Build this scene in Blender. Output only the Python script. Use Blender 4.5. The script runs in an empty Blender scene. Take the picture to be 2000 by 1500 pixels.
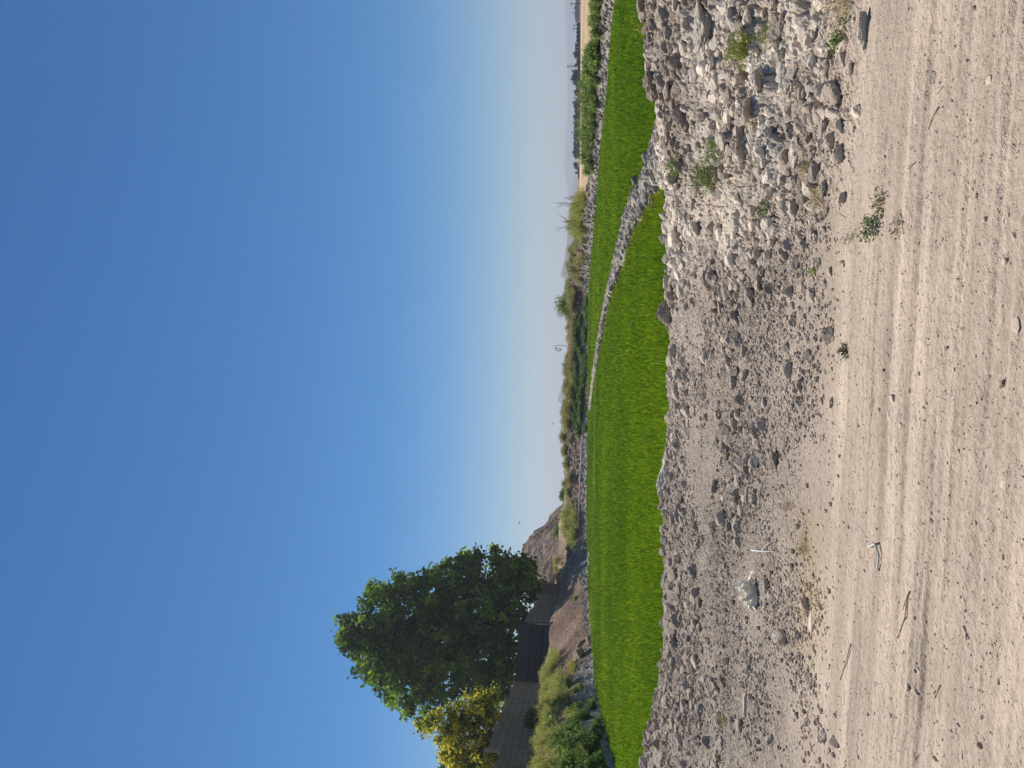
import bpy, math, random
import numpy as np
R = math.radians
S = bpy.context.scene
COL = S.collection
rng = np.random.default_rng(7)
random.seed(7)

# ------------------------------------------------------------------ camera
PITCH = R(4.65); ROLL = 0.0077; EYE = 1.6; FOC = 1500.0
F = np.array([0, math.cos(PITCH), math.sin(PITCH)])
U0 = np.array([0, -math.sin(PITCH), math.cos(PITCH)]); R0 = np.array([1.0, 0, 0])
RR = R0*math.cos(ROLL) + U0*math.sin(ROLL)
UU = U0*math.cos(ROLL) - R0*math.sin(ROLL)
from mathutils import Matrix, Vector
cam_d = bpy.data.cameras.new("camera"); cam = bpy.data.objects.new("camera", cam_d); COL.objects.link(cam)
lx, ly, lz = -UU, RR, -F          # the phone was held on its side: world-up is image-left
cam.matrix_world = Matrix(((lx[0], ly[0], lz[0], 0), (lx[1], ly[1], lz[1], 0), (lx[2], ly[2], lz[2], EYE), (0, 0, 0, 1)))
cam_d.sensor_width = 36; cam_d.lens = 36*FOC/2000.0; cam_d.clip_start = 0.05; cam_d.clip_end = 40000
S.camera = cam
S.render.resolution_x = 1024; S.render.resolution_y = 768

# ------------------------------------------------------------------ light
SUN_AZ = R(-27); SUN_EL = R(58)
SKY = 0.067; SUNP = 4.9
w = bpy.data.worlds.new("World"); S.world = w; w.use_nodes = True
nt = w.node_tree
sky = nt.nodes.new('ShaderNodeTexSky'); sky.sky_type = 'NISHITA'; sky.sun_disc = False
sky.sun_elevation = SUN_EL; sky.sun_rotation = SUN_AZ
sky.altitude = 600; sky.air_density = 1.1; sky.dust_density = 0.1; sky.ozone_density = 5.5
hsv = nt.nodes.new('ShaderNodeHueSaturation'); hsv.inputs['Saturation'].default_value = 1.5
bg = nt.nodes['Background']; bg.inputs[1].default_value = SKY
nt.links.new(sky.outputs[0], hsv.inputs['Color']); nt.links.new(hsv.outputs[0], bg.inputs[0])
sd = bpy.data.lights.new("sun", 'SUN'); sd.energy = SUNP; sd.angle = R(0.5); sd.color = (1, .95, .86)
so = bpy.data.objects.new("sun", sd); COL.objects.link(so)
sv = Vector((math.sin(SUN_AZ)*math.cos(SUN_EL), math.cos(SUN_AZ)*math.cos(SUN_EL), math.sin(SUN_EL)))
so.rotation_euler = (-sv).to_track_quat('-Z', 'Y').to_euler(); so.location = (0, 0, 60)
S.view_settings.view_transform = 'Standard'; S.view_settings.look = 'None'
S.view_settings.exposure = 0.25; S.view_settings.gamma = 1

# ------------------------------------------------------------------ numeric helpers
def hsh(ix, iy, s):
    h = (ix.astype(np.int64)*374761393 + iy.astype(np.int64)*668265263 + s*1442695041) & 0xffffffff
    h = ((h ^ (h >> 13))*1274126177) & 0xffffffff
    h = ((h ^ (h >> 16))*2246822519) & 0xffffffff
    return ((h ^ (h >> 15)) & 0xffffff)/float(0xffffff)
def vn(x, y, s=0):
    ix = np.floor(x); iy = np.floor(y); fx = x-ix; fy = y-iy
    fx = fx*fx*(3-2*fx); fy = fy*fy*(3-2*fy)
    a = hsh(ix, iy, s); b = hsh(ix+1, iy, s); c = hsh(ix, iy+1, s); d = hsh(ix+1, iy+1, s)
    return (a*(1-fx)+b*fx)*(1-fy) + (c*(1-fx)+d*fx)*fy
def fbm(x, y, s=0, o=4, g=.5):
    r = 0; A = 1; t = 0
    for i in range(o):
        r = r + A*vn(x*2**i+i*17.3, y*2**i-i*9.1, s+i); t += A; A *= g
    return r/t-.5
def worley(x, y, s=0):
    ix = np.floor(x); iy = np.floor(y)
    F1 = np.full(x.shape, 9.0); F2 = np.full(x.shape, 9.0); rid = np.zeros(x.shape); rid2 = np.zeros(x.shape); dx1 = np.zeros(x.shape); dy1 = np.zeros(x.shape)
    for i in (-1, 0, 1):
        for j in (-1, 0, 1):
            cx = ix+i; cy = iy+j
            px = cx+.08+.84*hsh(cx, cy, s); py = cy+.08+.84*hsh(cx, cy, s+1)
            dx = x-px; dy = y-py; d = np.sqrt(dx*dx+dy*dy)
            m = d < F1
            F2 = np.where(m, F1, np.minimum(F2, d)); F1 = np.where(m, d, F1)
            rid = np.where(m, hsh(cx, cy, s+2), rid); rid2 = np.where(m, hsh(cx, cy, s+3), rid2)
            dx1 = np.where(m, dx, dx1); dy1 = np.where(m, dy, dy1)
    return F1, F2, rid, rid2, dx1, dy1
def ss(a, b, x):
    t = np.clip((x-a)/(b-a), 0, 1); return t*t*(3-2*t)
def lobes(X, Y, cell, amp, s, crack=.22, keep=1.0, aniso=1.0):
    wx = X+cell*.7*fbm(X/cell*.9, Y/cell*.9, s+50, 3); wy = Y+cell*.7*fbm(X/cell*.9+7, Y/cell*.9, s+60, 3)
    F1, F2, a, b, dx, dy = worley(wx/cell, wy/(cell*aniso), s)
    e = np.clip((F2-F1)/(crack*.7), 0, 1)**.5
    h = (a*1.0 + 1.6*(b-.5)*dx + 1.5*(a-.35)*dy*((b > .4)*2-1) + .25)
    h = np.minimum(h, .95-.5*dy+.6*(b-.5)*dx)+.16*fbm(X/cell*3.1, Y/cell*3.1, s+70, 3)
    if keep < 1: e = e*(b < keep)
    return amp*e*h
def project(X, Y, Z):
    Z = Z-EYE
    f = Y*F[1]+Z*F[2]; r = X*RR[0]+Y*RR[1]+Z*RR[2]; u = X*UU[0]+Y*UU[1]+Z*UU[2]
    return 1000-FOC*u/f, 750-FOC*r/f
def ray(px, py):
    d = F - UU*(px-1000)/FOC - RR*(py-750)/FOC
    return d/d[1]                      # scaled so that the forward step is 1
def at(px, py, Y):
    d = ray(px, py); return Vector((d[0]*Y, Y, EYE+d[2]*Y))
T = lambda py: (750-py)/FOC            # tangent of the azimuth

# ------------------------------------------------------------------ materials
def mat(name, col=(.3, .3, .3), rough=.9, attr=False, bump=None, var=None, trans=0, spec=.2, rnd=None):
    """bump = [(scale, dist)], var = [(scale, amount)], attr multiplies the mesh's own colour"""
    m = bpy.data.materials.new(name); m.use_nodes = True; t = m.node_tree; L = t.links
    b = t.nodes['Principled BSDF']; b.inputs['Roughness'].default_value = rough
    b.inputs['Specular IOR Level'].default_value = spec
    tc = t.nodes.new('ShaderNodeTexCoord'); geo = t.nodes.new('ShaderNodeNewGeometry')
    if attr:
        c = t.nodes.new('ShaderNodeAttribute'); c.attribute_name = 'Col'; out = c.outputs['Color']
    else:
        c = t.nodes.new('ShaderNodeRGB'); c.outputs[0].default_value = (*col, 1); out = c.outputs[0]
    if rnd:
        oi = t.nodes.new('ShaderNodeObjectInfo'); r = t.nodes.new('ShaderNodeMapRange'); r.inputs[3].default_value, r.inputs[4].default_value = rnd
        L.new(oi.outputs['Random'], r.inputs[0]); x = t.nodes.new('ShaderNodeVectorMath'); x.operation = 'SCALE'
        L.new(out, x.inputs[0]); L.new(r.outputs[0], x.inputs['Scale']); out = x.outputs[0]
    for sc, am in (var or []):
        n = t.nodes.new('ShaderNodeTexNoise'); n.inputs['Scale'].default_value = sc; n.inputs['Detail'].default_value = 5
        L.new(geo.outputs['Position'], n.inputs['Vector'])
        r = t.nodes.new('ShaderNodeMapRange'); r.inputs[1].default_value = .3; r.inputs[2].default_value = .7
        r.inputs[3].default_value = 1-am; r.inputs[4].default_value = 1+am
        L.new(n.outputs['Fac'], r.inputs[0])
        x = t.nodes.new('ShaderNodeVectorMath'); x.operation = 'SCALE'
        L.new(out, x.inputs[0]); L.new(r.outputs[0], x.inputs['Scale']); out = x.outputs[0]
    L.new(out, b.inputs['Base Color'])
    nrm = None
    for sc, ds in (bump or []):
        n = t.nodes.new('ShaderNodeTexNoise'); n.inputs['Scale'].default_value = sc; n.inputs['Detail'].default_value = 4
        L.new(geo.outputs['Position'], n.inputs['Vector'])
        bp = t.nodes.new('ShaderNodeBump'); bp.inputs['Distance'].default_value = ds; bp.inputs['Strength'].default_value = 1
        L.new(n.outputs['Fac'], bp.inputs['Height'])
        if nrm: L.new(nrm, bp.inputs['Normal'])
        nrm = bp.outputs[0]
    if nrm: L.new(nrm, b.inputs['Normal'])
    if trans:
        tr = t.nodes.new('ShaderNodeBsdfTranslucent'); L.new(out, tr.inputs[0])
        mx = t.nodes.new('ShaderNodeMixShader'); mx.inputs[0].default_value = trans
        L.new(b.outputs[0], mx.inputs[1]); L.new(tr.outputs[0], mx.inputs[2])
        L.new(mx.outputs[0], t.nodes['Material Output'].inputs[0])
    return m
M = {}
M['soil'] = mat('soil', attr=True, bump=[(45, .012), (160, .006)], var=[(1.3, .07), (30, .12), (140, .16)])
M['clod'] = mat('clod_earth', attr=True, rnd=(.78, 1.12), bump=[(30, .02), (120, .008)], var=[(9, .12), (60, .14)])
M['stone'] = mat('dusty_stone', attr=True, rnd=(.85, 1.15), bump=[(60, .004)], var=[(25, .12), (120, .1)])
M['bits'] = mat('earth_bits', attr=True, bump=[(60, .006)], var=[(9, .1), (60, .14)])
M['bank'] = mat('bank_earth', attr=True, bump=[(3, .12), (12, .05)], var=[(.5, .12), (3, .16)])
M['hillrock'] = mat('hill_rock', attr=True, bump=[(.6, .5), (2.5, .25)], var=[(.3, .14), (1.6, .16)])
M['mount'] = mat('mountain_rock', (.17, .15, .14), var=[(.004, .2)])
M['leaf'] = mat('leaf', attr=True, rough=.6, trans=.5, spec=.22)
M['blade'] = mat('rice_blade', attr=True, rough=.6, trans=.42, spec=.15)
M['stem'] = mat('dry_stem', attr=True, rough=.9, trans=.0)
M['bark'] = mat('bark', (.10, .075, .055), bump=[(8, .05)], var=[(4, .25)])
M['concrete'] = mat('concrete_block', attr=True, bump=[(5, .03)], var=[(.5, .14), (3, .12)])
M['shadebay'] = mat('shade_dark_bay', attr=True, bump=[(5, .02)], var=[(.7, .12)])  # wall bay turned to the viewer, its shade painted into the colour
M['post'] = mat('concrete_post', (.30, .25, .20), var=[(3, .12)])
M['pinkwall'] = mat('plaster_wall', (.30, .19, .15), var=[(1, .1)])
M['metal'] = mat('dark_steel', (.10, .09, .085), rough=.6, spec=.4, var=[(2, .1)])
M['wood'] = mat('weathered_wood', (.16, .12, .09), var=[(6, .2)])
M['twig'] = mat('pale_twig', (.50, .40, .27), var=[(20, .2)])
M['grey_twig'] = mat('bleached_twig', (.5, .47, .43), var=[(20, .15)])
M['plastic'] = mat('thin_white_plastic', (.92, .84, .70), rough=.8, trans=.12, spec=.15, var=[(25, .06)])
M['pipe'] = mat('white_pipe', (.55, .53, .50), rough=.6, var=[(1, .12)])
M['red'] = mat('red_cloth', (.40, .05, .04), rough=.8, trans=.2, var=[(8, .2)])
M['bird'] = mat('dark_feather', (.03, .03, .03), var=[(8, .1)])
M['bld'] = mat('pale_plaster', (.42, .33, .27), var=[(.6, .1)])
M['bldgrey'] = mat('grey_plaster', (.26, .20, .18), var=[(.6, .1)])
M['roof'] = mat('flat_roof', (.16, .13, .12), var=[(.6, .1)])
M['door'] = mat('dark_door', (.07, .05, .045), var=[(2, .1)])
M['whiteroof'] = mat('white_sheet', (.75, .74, .72), rough=.4, var=[(.2, .06)])
M['brownbrick'] = mat('mud_brick', (.13, .09, .08), var=[(.3, .15)])
M['floor'] = mat('field_mud', (.075, .10, .025), bump=[(6, .05)], var=[(.6, .2)])
M['base'] = mat('dry_earth', (.33, .25, .17), var=[(.02, .15)])

# ------------------------------------------------------------------ object helpers
def build(name, V, FQ=None, FT=None, m=None, parent=None, col=None, smooth=False):
    V = np.ascontiguousarray(V, dtype=np.float32).reshape(-1, 3)
    me = bpy.data.meshes.new(name)
    q = 0 if FQ is None else len(FQ); t = 0 if FT is None else len(FT)
    parts = []
    if q: parts.append(np.asarray(FQ, dtype=np.int32).ravel())
    if t: parts.append(np.asarray(FT, dtype=np.int32).ravel())
    idx = np.concatenate(parts)
    me.vertices.add(len(V)); me.vertices.foreach_set('co', V.ravel())
    me.loops.add(len(idx)); me.loops.foreach_set('vertex_index', idx)
    me.polygons.add(q+t)
    st = np.concatenate([np.arange(q)*4, q*4+np.arange(t)*3]).astype(np.int32)
    me.polygons.foreach_set('loop_start', st)
    me.polygons.foreach_set('loop_total', np.concatenate([np.full(q, 4), np.full(t, 3)]).astype(np.int32))
    me.polygons.foreach_set('use_smooth', np.full(q+t, bool(smooth)))
    if col is not None:
        a = me.color_attributes.new('Col', 'FLOAT_COLOR', 'POINT')
        c = np.ones((len(V), 4), dtype=np.float32); c[:, :3] = col
        a.data.foreach_set('color', c.ravel())
    me.update(calc_edges=True)
    if m: me.materials.append(m)
    o = bpy.data.objects.new(name, me); COL.objects.link(o)
    if parent: o.parent = parent
    return o
def inst(name, me, loc=(0, 0, 0), rot=(0, 0, 0), sc=(1, 1, 1), parent=None):
    o = bpy.data.objects.new(name, me); COL.objects.link(o)
    o.location = loc; o.rotation_euler = rot; o.scale = sc if hasattr(sc, '__len__') else (sc,)*3
    if parent: o.parent = parent
    return o
def tag(o, label=None, cat=None, group=None, kind=None):
    if label: o['label'] = label
    if cat: o['category'] = cat
    if group: o['group'] = group
    if kind: o['kind'] = kind
    return o
def empty(name, loc=(0, 0, 0), rz=0):
    o = bpy.data.objects.new(name, None); COL.objects.link(o); o.location = loc; o.rotation_euler = (0, 0, rz); return o
class MB:
    def __init__(s): s.v = []; s.q = []; s.t = []; s.c = []; s.n = 0
    def add(s, V, Q=None, T_=None, col=None):
        V = np.asarray(V, dtype=float).reshape(-1, 3)
        if Q is not None and len(Q): s.q.append(np.asarray(Q)+s.n)
        if T_ is not None and len(T_): s.t.append(np.asarray(T_)+s.n)
        s.v.append(V); s.n += len(V)
        c = np.empty((len(V), 3)); c[:] = (.3, .3, .3) if col is None else col; s.c.append(c)
    def box(s, cx, cy, cz, sx, sy, sz, rz=0, col=None):
        a = np.array([[x, y, z] for x in (-.5, .5) for y in (-.5, .5) for z in (-.5, .5)])*[sx, sy, sz]
        c, n = math.cos(rz), math.sin(rz)
        a = np.stack([a[:, 0]*c-a[:, 1]*n, a[:, 0]*n+a[:, 1]*c, a[:, 2]], 1)+[cx, cy, cz]
        s.add(a, [[0, 1, 3, 2], [4, 6, 7, 5], [0, 4, 5, 1], [2, 3, 7, 6], [0, 2, 6, 4], [1, 5, 7, 3]], col=col)
    def tube(s, P, r, k=6, col=None):
        P = [Vector(p) for p in P]; r = list(r) if hasattr(r, '__len__') else [r]*len(P); V = []
        for i, p in enumerate(P):
            d = (P[min(i+1, len(P)-1)]-P[max(i-1, 0)]).normalized()
            a = d.orthogonal().normalized() if abs(d.z) > .9 else d.cross(Vector((0, 0, 1))).normalized()
            b = d.cross(a)
            for j in range(k):
                an = 2*math.pi*j/k; V.append(p+(a*math.cos(an)+b*math.sin(an))*r[i])
        Q = [[i*k+j, i*k+(j+1) % k, (i+1)*k+(j+1) % k, (i+1)*k+j] for i in range(len(P)-1) for j in range(k)]
        n = len(V); V += [P[0], P[-1]]
        Tt = [[n, (j+1) % k, j] for j in range(k)]+[[n+1, (len(P)-1)*k+j, (len(P)-1)*k+(j+1) % k] for j in range(k)]
        s.add([tuple(v) for v in V], Q, Tt, col)
    def build(s, name, m, parent=None, smooth=False):
        return build(name, np.concatenate(s.v), np.concatenate(s.q) if s.q else None, np.concatenate(s.t) if s.t else None, m, parent, np.concatenate(s.c), smooth)
def gridfaces(nr, nc):
    i = np.arange(nr-1)[:, None]*nc+np.arange(nc-1)[None]
    return np.stack([i, i+1, i+nc+1, i+nc], -1).reshape(-1, 4)

# ------------------------------------------------------------------ the foreground: dirt track, rubble berm
CR_Y = [-400, 0, 60, 150, 200, 280, 330, 400, 560, 700, 850, 940, 1060, 1200, 1300, 1370, 1400, 1450, 1500, 1900]
CR_X = [1232, 1240, 1254, 1258, 1267, 1280, 1290, 1300, 1304, 1306, 1304, 1300, 1302, 1300, 1302, 1286, 1280, 1268, 1262, 1250]
def crest_px(py): return np.interp(py, CR_Y, CR_X)
def base(X, Y):
    a = X/np.maximum(Y, .5); py = 750-1505*a
    Yc = 11.0+.5*fbm(a*6, a*0+3, 5, 2)-1.9*ss(-.05, .42, a)
    Zc = EYE-Yc*np.tan(np.arctan((crest_px(py)+ROLL*(py-750)*0+4-1000)/FOC)-PITCH+ROLL*a)-.03
    s0 = 5.6-1.6*np.clip(a, 0, .6)
    up = ss(s0, Yc, Y)
    z = Zc*up + .10*ss(0, 1, (Zc > .2)*up*(1-up))
    down = np.clip((Y-Yc)/1.6, 0, 1)
    z = z*(1-down)+(-.95)*down
    return z, Yc
def fg(X, Y):
    zb, Yc = base(X, Y)
    px, py = project(X, Y, zb)
    py = py+60*fbm(X*.5, Y*.5, 77, 3); pxw = px+90*fbm(X*.6, Y*.9, 88, 4)
    n1 = fbm(X*.7, Y*.7, 3, 3)
    rb = np.interp(py, [-300, 0, 300, 430, 560], [1720, 1690, 1650, 1610, 1500])
    big = ss(600, 470, py)*ss(rb+30, rb-110, pxw)
    crest = ss(Yc-1.9, Yc-.7, Y)*(1-.45*ss(480, 700, py))*(1-ss(Yc+.4, Yc+.9, Y))
    grav = ss(1665, 1500, pxw)*(1-.4*ss(1250, 1500, py)*ss(1500, 1600, pxw)); grav = grav*np.clip(.85+1.2*fbm(X*2.1, Y*2.6, 91, 3)+.4*ss(1600, 1500, px), 0, 1)
    wl = np.interp(py, [480, 600, 760, 880, 960, 1040, 1300, 1420], [1400, 1415, 1425, 1455, 1490, 1400, 1395, 1380])
    wind = np.exp(-((pxw-wl)/36)**2)*ss(480, 600, py)*(.55+1.1*fbm(X*1.1+4, Y*1.1, 31, 2))
    med = np.clip(np.maximum(wind*1.1, crest), 0, 1)
    big2 = big*ss(420, 330, py)                      # the largest slabs stand at the right
    h = zb+.05*fbm(X*.8, Y*.8, 9, 4)*ss(1900, 1600, px)
    near = big2*ss(1290, 1400, pxw)
    crust = big*ss(-.02, .10, fbm(X*.55+3, Y*.8, 94, 3)); k_ = 1-.75*crust
    h = h+near*lobes(X, Y, .36, .068, 100, .10, aniso=.8)
    h = h+np.maximum(big, crest*.8)*lobes(X, Y, .19, .058, 200, .16)*(1-.25*near)*k_
    h = h+np.clip(big+med*.9, 0, 1)*lobes(X, Y, .105, .034, 300, .25)*k_
    h = h+np.clip(big*.8+med+.35*grav, 0, 1)*lobes(X, Y, .06, .026, 400, .4)
    h = h+grav*lobes(X, Y, .032, .013, 500, .5)*(.7+1.2*fbm(X*1.5, Y*1.5, 41, 2))
    h = h+(.2+.8*np.maximum(grav, big))*.03*fbm(X*9, Y*9, 12, 5, .6)
    # cracks in the pale dried slabs
    F1, F2, *_ = worley(X/.17+.3*fbm(X*6, Y*6, 21, 3), Y/.17+.3*fbm(X*6+5, Y*6, 22, 3), 600)
    crack = np.exp(-((F2-F1)/.045)**2)
    h = h-np.maximum(near, crust)*crack*.04
    # the track: wheel ruts and tread marks that run across the view
    road = ss(1540, 1700, pxw)
    q = Y+.10*X+.012*X*X*np.sign(X)+.10*fbm(X*.35, Y*.35, 15, 2)
    bands = np.zeros_like(h)
    for c0, wd, am in ((5.3, .34, 1.1), (4.75, .12, .8), (4.3, .2, .9), (3.8, .30, 1.4), (3.45, .14, 1.3), (3.1, .12, .9), (2.85, .2, .8)):
        m = np.exp(-((q-c0)/wd)**2)
        bands += m*am*(.022*(fbm(X*.5, q*13, 19, 3)) - .013)
        bands += m*am*.0045*np.sin(q*95+5*fbm(X*.8, q*3, 20, 2))*np.clip(fbm(X*.7, q*2.5, 25, 3)*4, 0, 1)
    stk = fbm(X*.35+7, q*9, 27, 4)
    h = h+road*bands+road*.014*fbm(X*3, Y*3, 51, 4)+road*.010*fbm(X*16, Y*20, 52, 4)
    pit = np.clip(.52-worley(X/.11, Y/.11, 700)[0]*1.6, 0, 1)*(vn(X*7, Y*7, 71) > .62)
    h = h-road*.008*pit
    # colour of the earth itself
    tan = np.array([.455, .36, .275]); gry = np.array([.36, .295, .235]); pale = np.array([.60, .51, .41])
    g = np.clip(grav*(1-big)*(.95+.9*n1), 0, 1)[..., None]
    c = tan*(1-g)+gry*g
    bg_ = np.clip(big*(.8+1.5*fbm(X*1.7, Y*1.7, 33, 3)), 0, 1)[..., None]
    c = c*(1-bg_)+pale*bg_
    cp = np.clip(crest*ss(950, 800, py)*(.55+2.2*fbm(X*1.2, Y*1.2, 35, 3)), 0, 1)[..., None]
    c = c*(1-cp)+pale*.98*cp
    c = c*(1+road*(.8*stk))[..., None]*(1-road*.0)[..., None]
    yl = np.clip(np.exp(-((px-1585)/25)**2)*ss(960, 1010, py)*ss(1330, 1230, py), 0, 1)[..., None]*.45
    c = c*(1-yl)+np.array([.42, .31, .17])*yl
    c = c*(1+.35*fbm(X*2.2, Y*2.2, 43, 4))[..., None]
    _, _, ra, rb_, _, _ = worley(X/.13+.5*fbm(X*7, Y*7, 92, 2), Y/.13, 640)
    c = c*(1+.45*(ra-.5)*np.maximum(big, .7*med))[..., None]
    dkpatch = np.clip(np.maximum(big, .8*crest)*(fbm(X*1.1+9, Y*1.3, 47, 3)*5-.1+.9*ss(1420, 1300, px)*ss(450, 250, py)), 0, 1)[..., None]  # dark brown patches over rubble and crest, strongest at the right
    c = c*(1-.75*dkpatch)+.75*dkpatch*np.array([.27, .205, .155])
    return h, c, dict(big=big, crest=crest, grav=grav, med=med, pat=np.clip(.45+3.2*fbm(X*1.2+2, Y*1.2, 96, 3), .04, 1), crust=crust, road=road, px=px, py=py, Yc=Yc)
NR, NC = 1150, 1350
ta = np.linspace(-1, 1, NC); aa = .62*ta+.25*ta**5
yy = 1.7*(15.2/1.7)**np.linspace(0, 1, NR)
A, Yg = np.meshgrid(aa, yy); Xg = A*Yg
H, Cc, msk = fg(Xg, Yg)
def blur(Z):
    Z = Z.copy(); Z[1:-1] = (Z[:-2]+2*Z[1:-1]+Z[2:])/4; Z[:, 1:-1] = (Z[:, :-2]+2*Z[:, 1:-1]+Z[:, 2:])/4; return Z
wb = np.clip(np.maximum(msk['big'], msk['crest']), 0, 1); H = H*(1-.7*wb)+blur(H)*.7*wb
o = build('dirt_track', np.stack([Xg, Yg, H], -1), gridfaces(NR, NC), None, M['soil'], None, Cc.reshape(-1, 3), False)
tag(o, kind='structure')
def gz(x, y):
    h, c, k = fg(np.array([float(x)]), np.array([float(y)])); return float(h[0])
def ground(px, py):
    """where the sight line meets the foreground"""
    d = ray(px, py); ts = np.linspace(1.8, 13.6, 500)
    zb, _ = base(d[0]*ts, ts)
    hit = np.nonzero(EYE+d[2]*ts <= zb)[0]
    t = ts[hit[0]] if len(hit) else ts[np.argmin(EYE+d[2]*ts-zb)]
    x, y = d[0]*t, t
    return Vector((x, y, gz(x, y)))

# ------------------------------------------------------------------ far ground: field floor, banks, plain
PROF = {
 1900: [(26, -.65), (29, 1.4), (34, 3.2), (39, 3.7), (45, 3.9), (60, 4)],
 1500: [(34, -.65), (36.5, .5), (41, 2.7), (45.5, 3.6), (50, 3.8), (70, 4)],
 1400: [(49, -.65), (52, .8), (58, 3.0), (66, 4.1), (70, 4.3), (90, 4.4)],
 1330: [(68, -.65), (72, .9), (80, 3.3), (89, 4.8), (95, 5), (120, 5)],
 1250: [(81, -.65), (84, .4), (91, 2.4), (98, 4.5), (102, 4.45), (125, 4.8)],
 1190: [(92, -.65), (95, .4), (102, 2.5), (110, 4.7), (114, 4.5), (135, 4.8)],
 1150: [(99, -.65), (102, .5), (108, 1.9), (117, 3.5), (122, 3.2), (140, 4.9)],
 1100: [(107, -.65), (111, .6), (117, 1.7), (124, 2.6), (133, 2.2), (136, 4.5)],
 1060: [(114, -.65), (117, .6), (122, 1.5), (128, 2.4), (136, 2.3), (139, 4.2)],
 1020: [(117, -.65), (121, .35), (122, 1.5), (126, 2.5), (135, 3.1), (150, 4.4)],
 980: [(118, -.65), (121, .35), (123, 1.6), (127, 2.55), (136, 3.0), (150, 3.2)],
 860: [(118, -.65), (121, .35), (123, 1.5), (127, 2.95), (132, 2.8), (150, 2.5)],
 700: [(118, -.65), (121, .35), (123, 1.5), (127, 2.2), (133, 2.3), (150, 2)],
 570: [(118, -.65), (121, .35), (123, 1.7), (127, 2.5), (132, 2.3), (150, 1)],
 480: [(92, -.65), (94, .4), (97, 1.25), (101, 1.5), (106, 1.0), (130, .3)],
 400: [(76, -.65), (78, .15), (80, .5), (83, .5), (87, .25), (110, 0)],
 300: [(64, -.65), (66, .05), (67.5, .15), (69, .1), (73, .0), (90, 0)],
 200: [(53, -.65), (55, .0), (56.5, .05), (58, .0), (62, -.05), (75, 0)],
 0: [(41, -.65), (42.5, -.05), (45, .0), (47, .0), (52, -.05), (65, 0)],
 -400: [(31, -.65), (32.5, -.05), (35, .0), (37, .0), (42, -.05), (55, 0)]}
ks = sorted(PROF); KT = np.array(ks, float)
PA = np.array([PROF[k] for k in ks])          # key, knot, (Y,z)
def prof(py):
    """knots for azimuths py -> arrays (n,6) of Y and z"""
    return (np.stack([np.interp(py, KT, PA[:, j, 0]) for j in range(6)], -1), np.stack([np.interp(py, KT, PA[:, j, 1]) for j in range(6)], -1))
def edgeY(py): return np.interp(py, KT, PA[:, 0, 0])
def bank_base(X, Y):
    py = 750-FOC*X/Y
    KY, KZ = prof(py)
    z = KZ[..., 0].copy()
    z = np.where(Y < KY[..., 0], -.65, z)
    for j in range(5):
        t = (Y-KY[..., j])/(KY[..., j+1]-KY[..., j]); m = (t >= 0)&(t <= 1)
        z = np.where(m, KZ[..., j]+(KZ[..., j+1]-KZ[..., j])*t, z)
    end = KZ[..., 5]*np.clip(1-(Y-KY[..., 5])/250, 0, 1)
    return np.where(Y > KY[..., 5], end, z), py, KY
def bank(X, Y):
    z, py, KY = bank_base(X, Y)
    up = ss(KY[..., 0], KY[..., 1], Y); past = ss(KY[..., 3], KY[..., 5], Y)
    mound = ss(1300, 1270, py)*ss(1120, 1160, py)
    rough = up*(1-.9*past)
    lowr = (.35+.65*ss(330, 480, py))
    z = z+lowr*rough*(lobes(X, Y, 1.5, .35, 800, .3)*(1-.7*mound)+lobes(X, Y, .55, .16, 810, .3)*(1-.35*mound)+lobes(X, Y, .25, .07, 820, .3)-.12)
    z = z+rough*.5*fbm(X*.25, Y*.25, 830, 4)
    # colours: grey mud foot, brown slope, straw plain
    mud = np.array([.36, .31, .27]); brown = np.array([.31, .20, .145]); straw = np.array([.50, .36, .20]); gold = np.array([.46, .31, .15])
    n = fbm(X*.16, Y*.16, 840, 4)[..., None]
    foot = (1-ss(KY[..., 0]*.5+KY[..., 1]*.5, KY[..., 1]*.55+KY[..., 2]*.45, Y+1.5*fbm(X*.3, Y*.3, 850, 3)))[..., None]
    side = ss(560, 380, py)[..., None]
    slope = brown*(1-.0*side)*np.ones_like(n)+(np.array([.12, .10, .08]))*n
    slope = slope*(1-side)+np.array([.42, .34, .24])*side
    md = mound[..., None]
    goldm = (ss(520, 620, py)*ss(960, 700, py))[..., None]*np.clip(.3+n*3, 0, 1)
    slope = slope*(1-.8*goldm)+gold*.8*goldm
    sandy = (ss(960, 1000, py)*ss(1180, 1120, py)*ss(KY[..., 3], KY[..., 3]+4, Y))[..., None]
    slope = slope*(1-sandy)+np.array([.42, .30, .19])*sandy
    foot = foot*(1-mound[..., None]*ss(.15, .5, up)[..., None]*.92)
    slope = slope*(1-mound[..., None])+np.array([.27, .175, .12])*(1+1.1*n)*(1+.8*fbm(X*1.1, Y*1.1, 847, 3))[..., None]*mound[..., None]
    c = mud*foot+slope*(1-foot)
    pl = ss(KY[..., 4]-1, KY[..., 5], Y)[..., None]*(ss(560, 500, py)[..., None])
    st = (fbm(X*.004, Y*.05, 860, 3)*2.2)[..., None]
    plain = straw*(1+.6*st)*(1+.5*(fbm(X*.01, Y*.012, 861, 2)[..., None]))
    bandb = (np.exp(-((Y-95)/14)**2)*.5)[..., None]
    plain = plain*(1-bandb)+np.array([.33, .20, .11])*bandb
    far = ss(260, 420, Y)[..., None]
    plain = plain*(1-far)+np.array([.24, .19, .14])*(1+st)*far
    c = c*(1-pl)+plain*pl
    return z, np.clip(c, .02, .9)
nB = 1500; tb = np.linspace(-1.1, 1.1, nB); pyb = 750-FOC*(tb*.62)
KY, KZ = prof(pyb)
rows = []
def seg(a, b, n): return [a+(b-a)*t for t in np.linspace(0, 1, n, endpoint=False)]
for j, n in enumerate((34, 26, 24, 18, 22)): rows += seg(KY[:, j], KY[:, j+1], n)
last = KY[:, 5]
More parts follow.
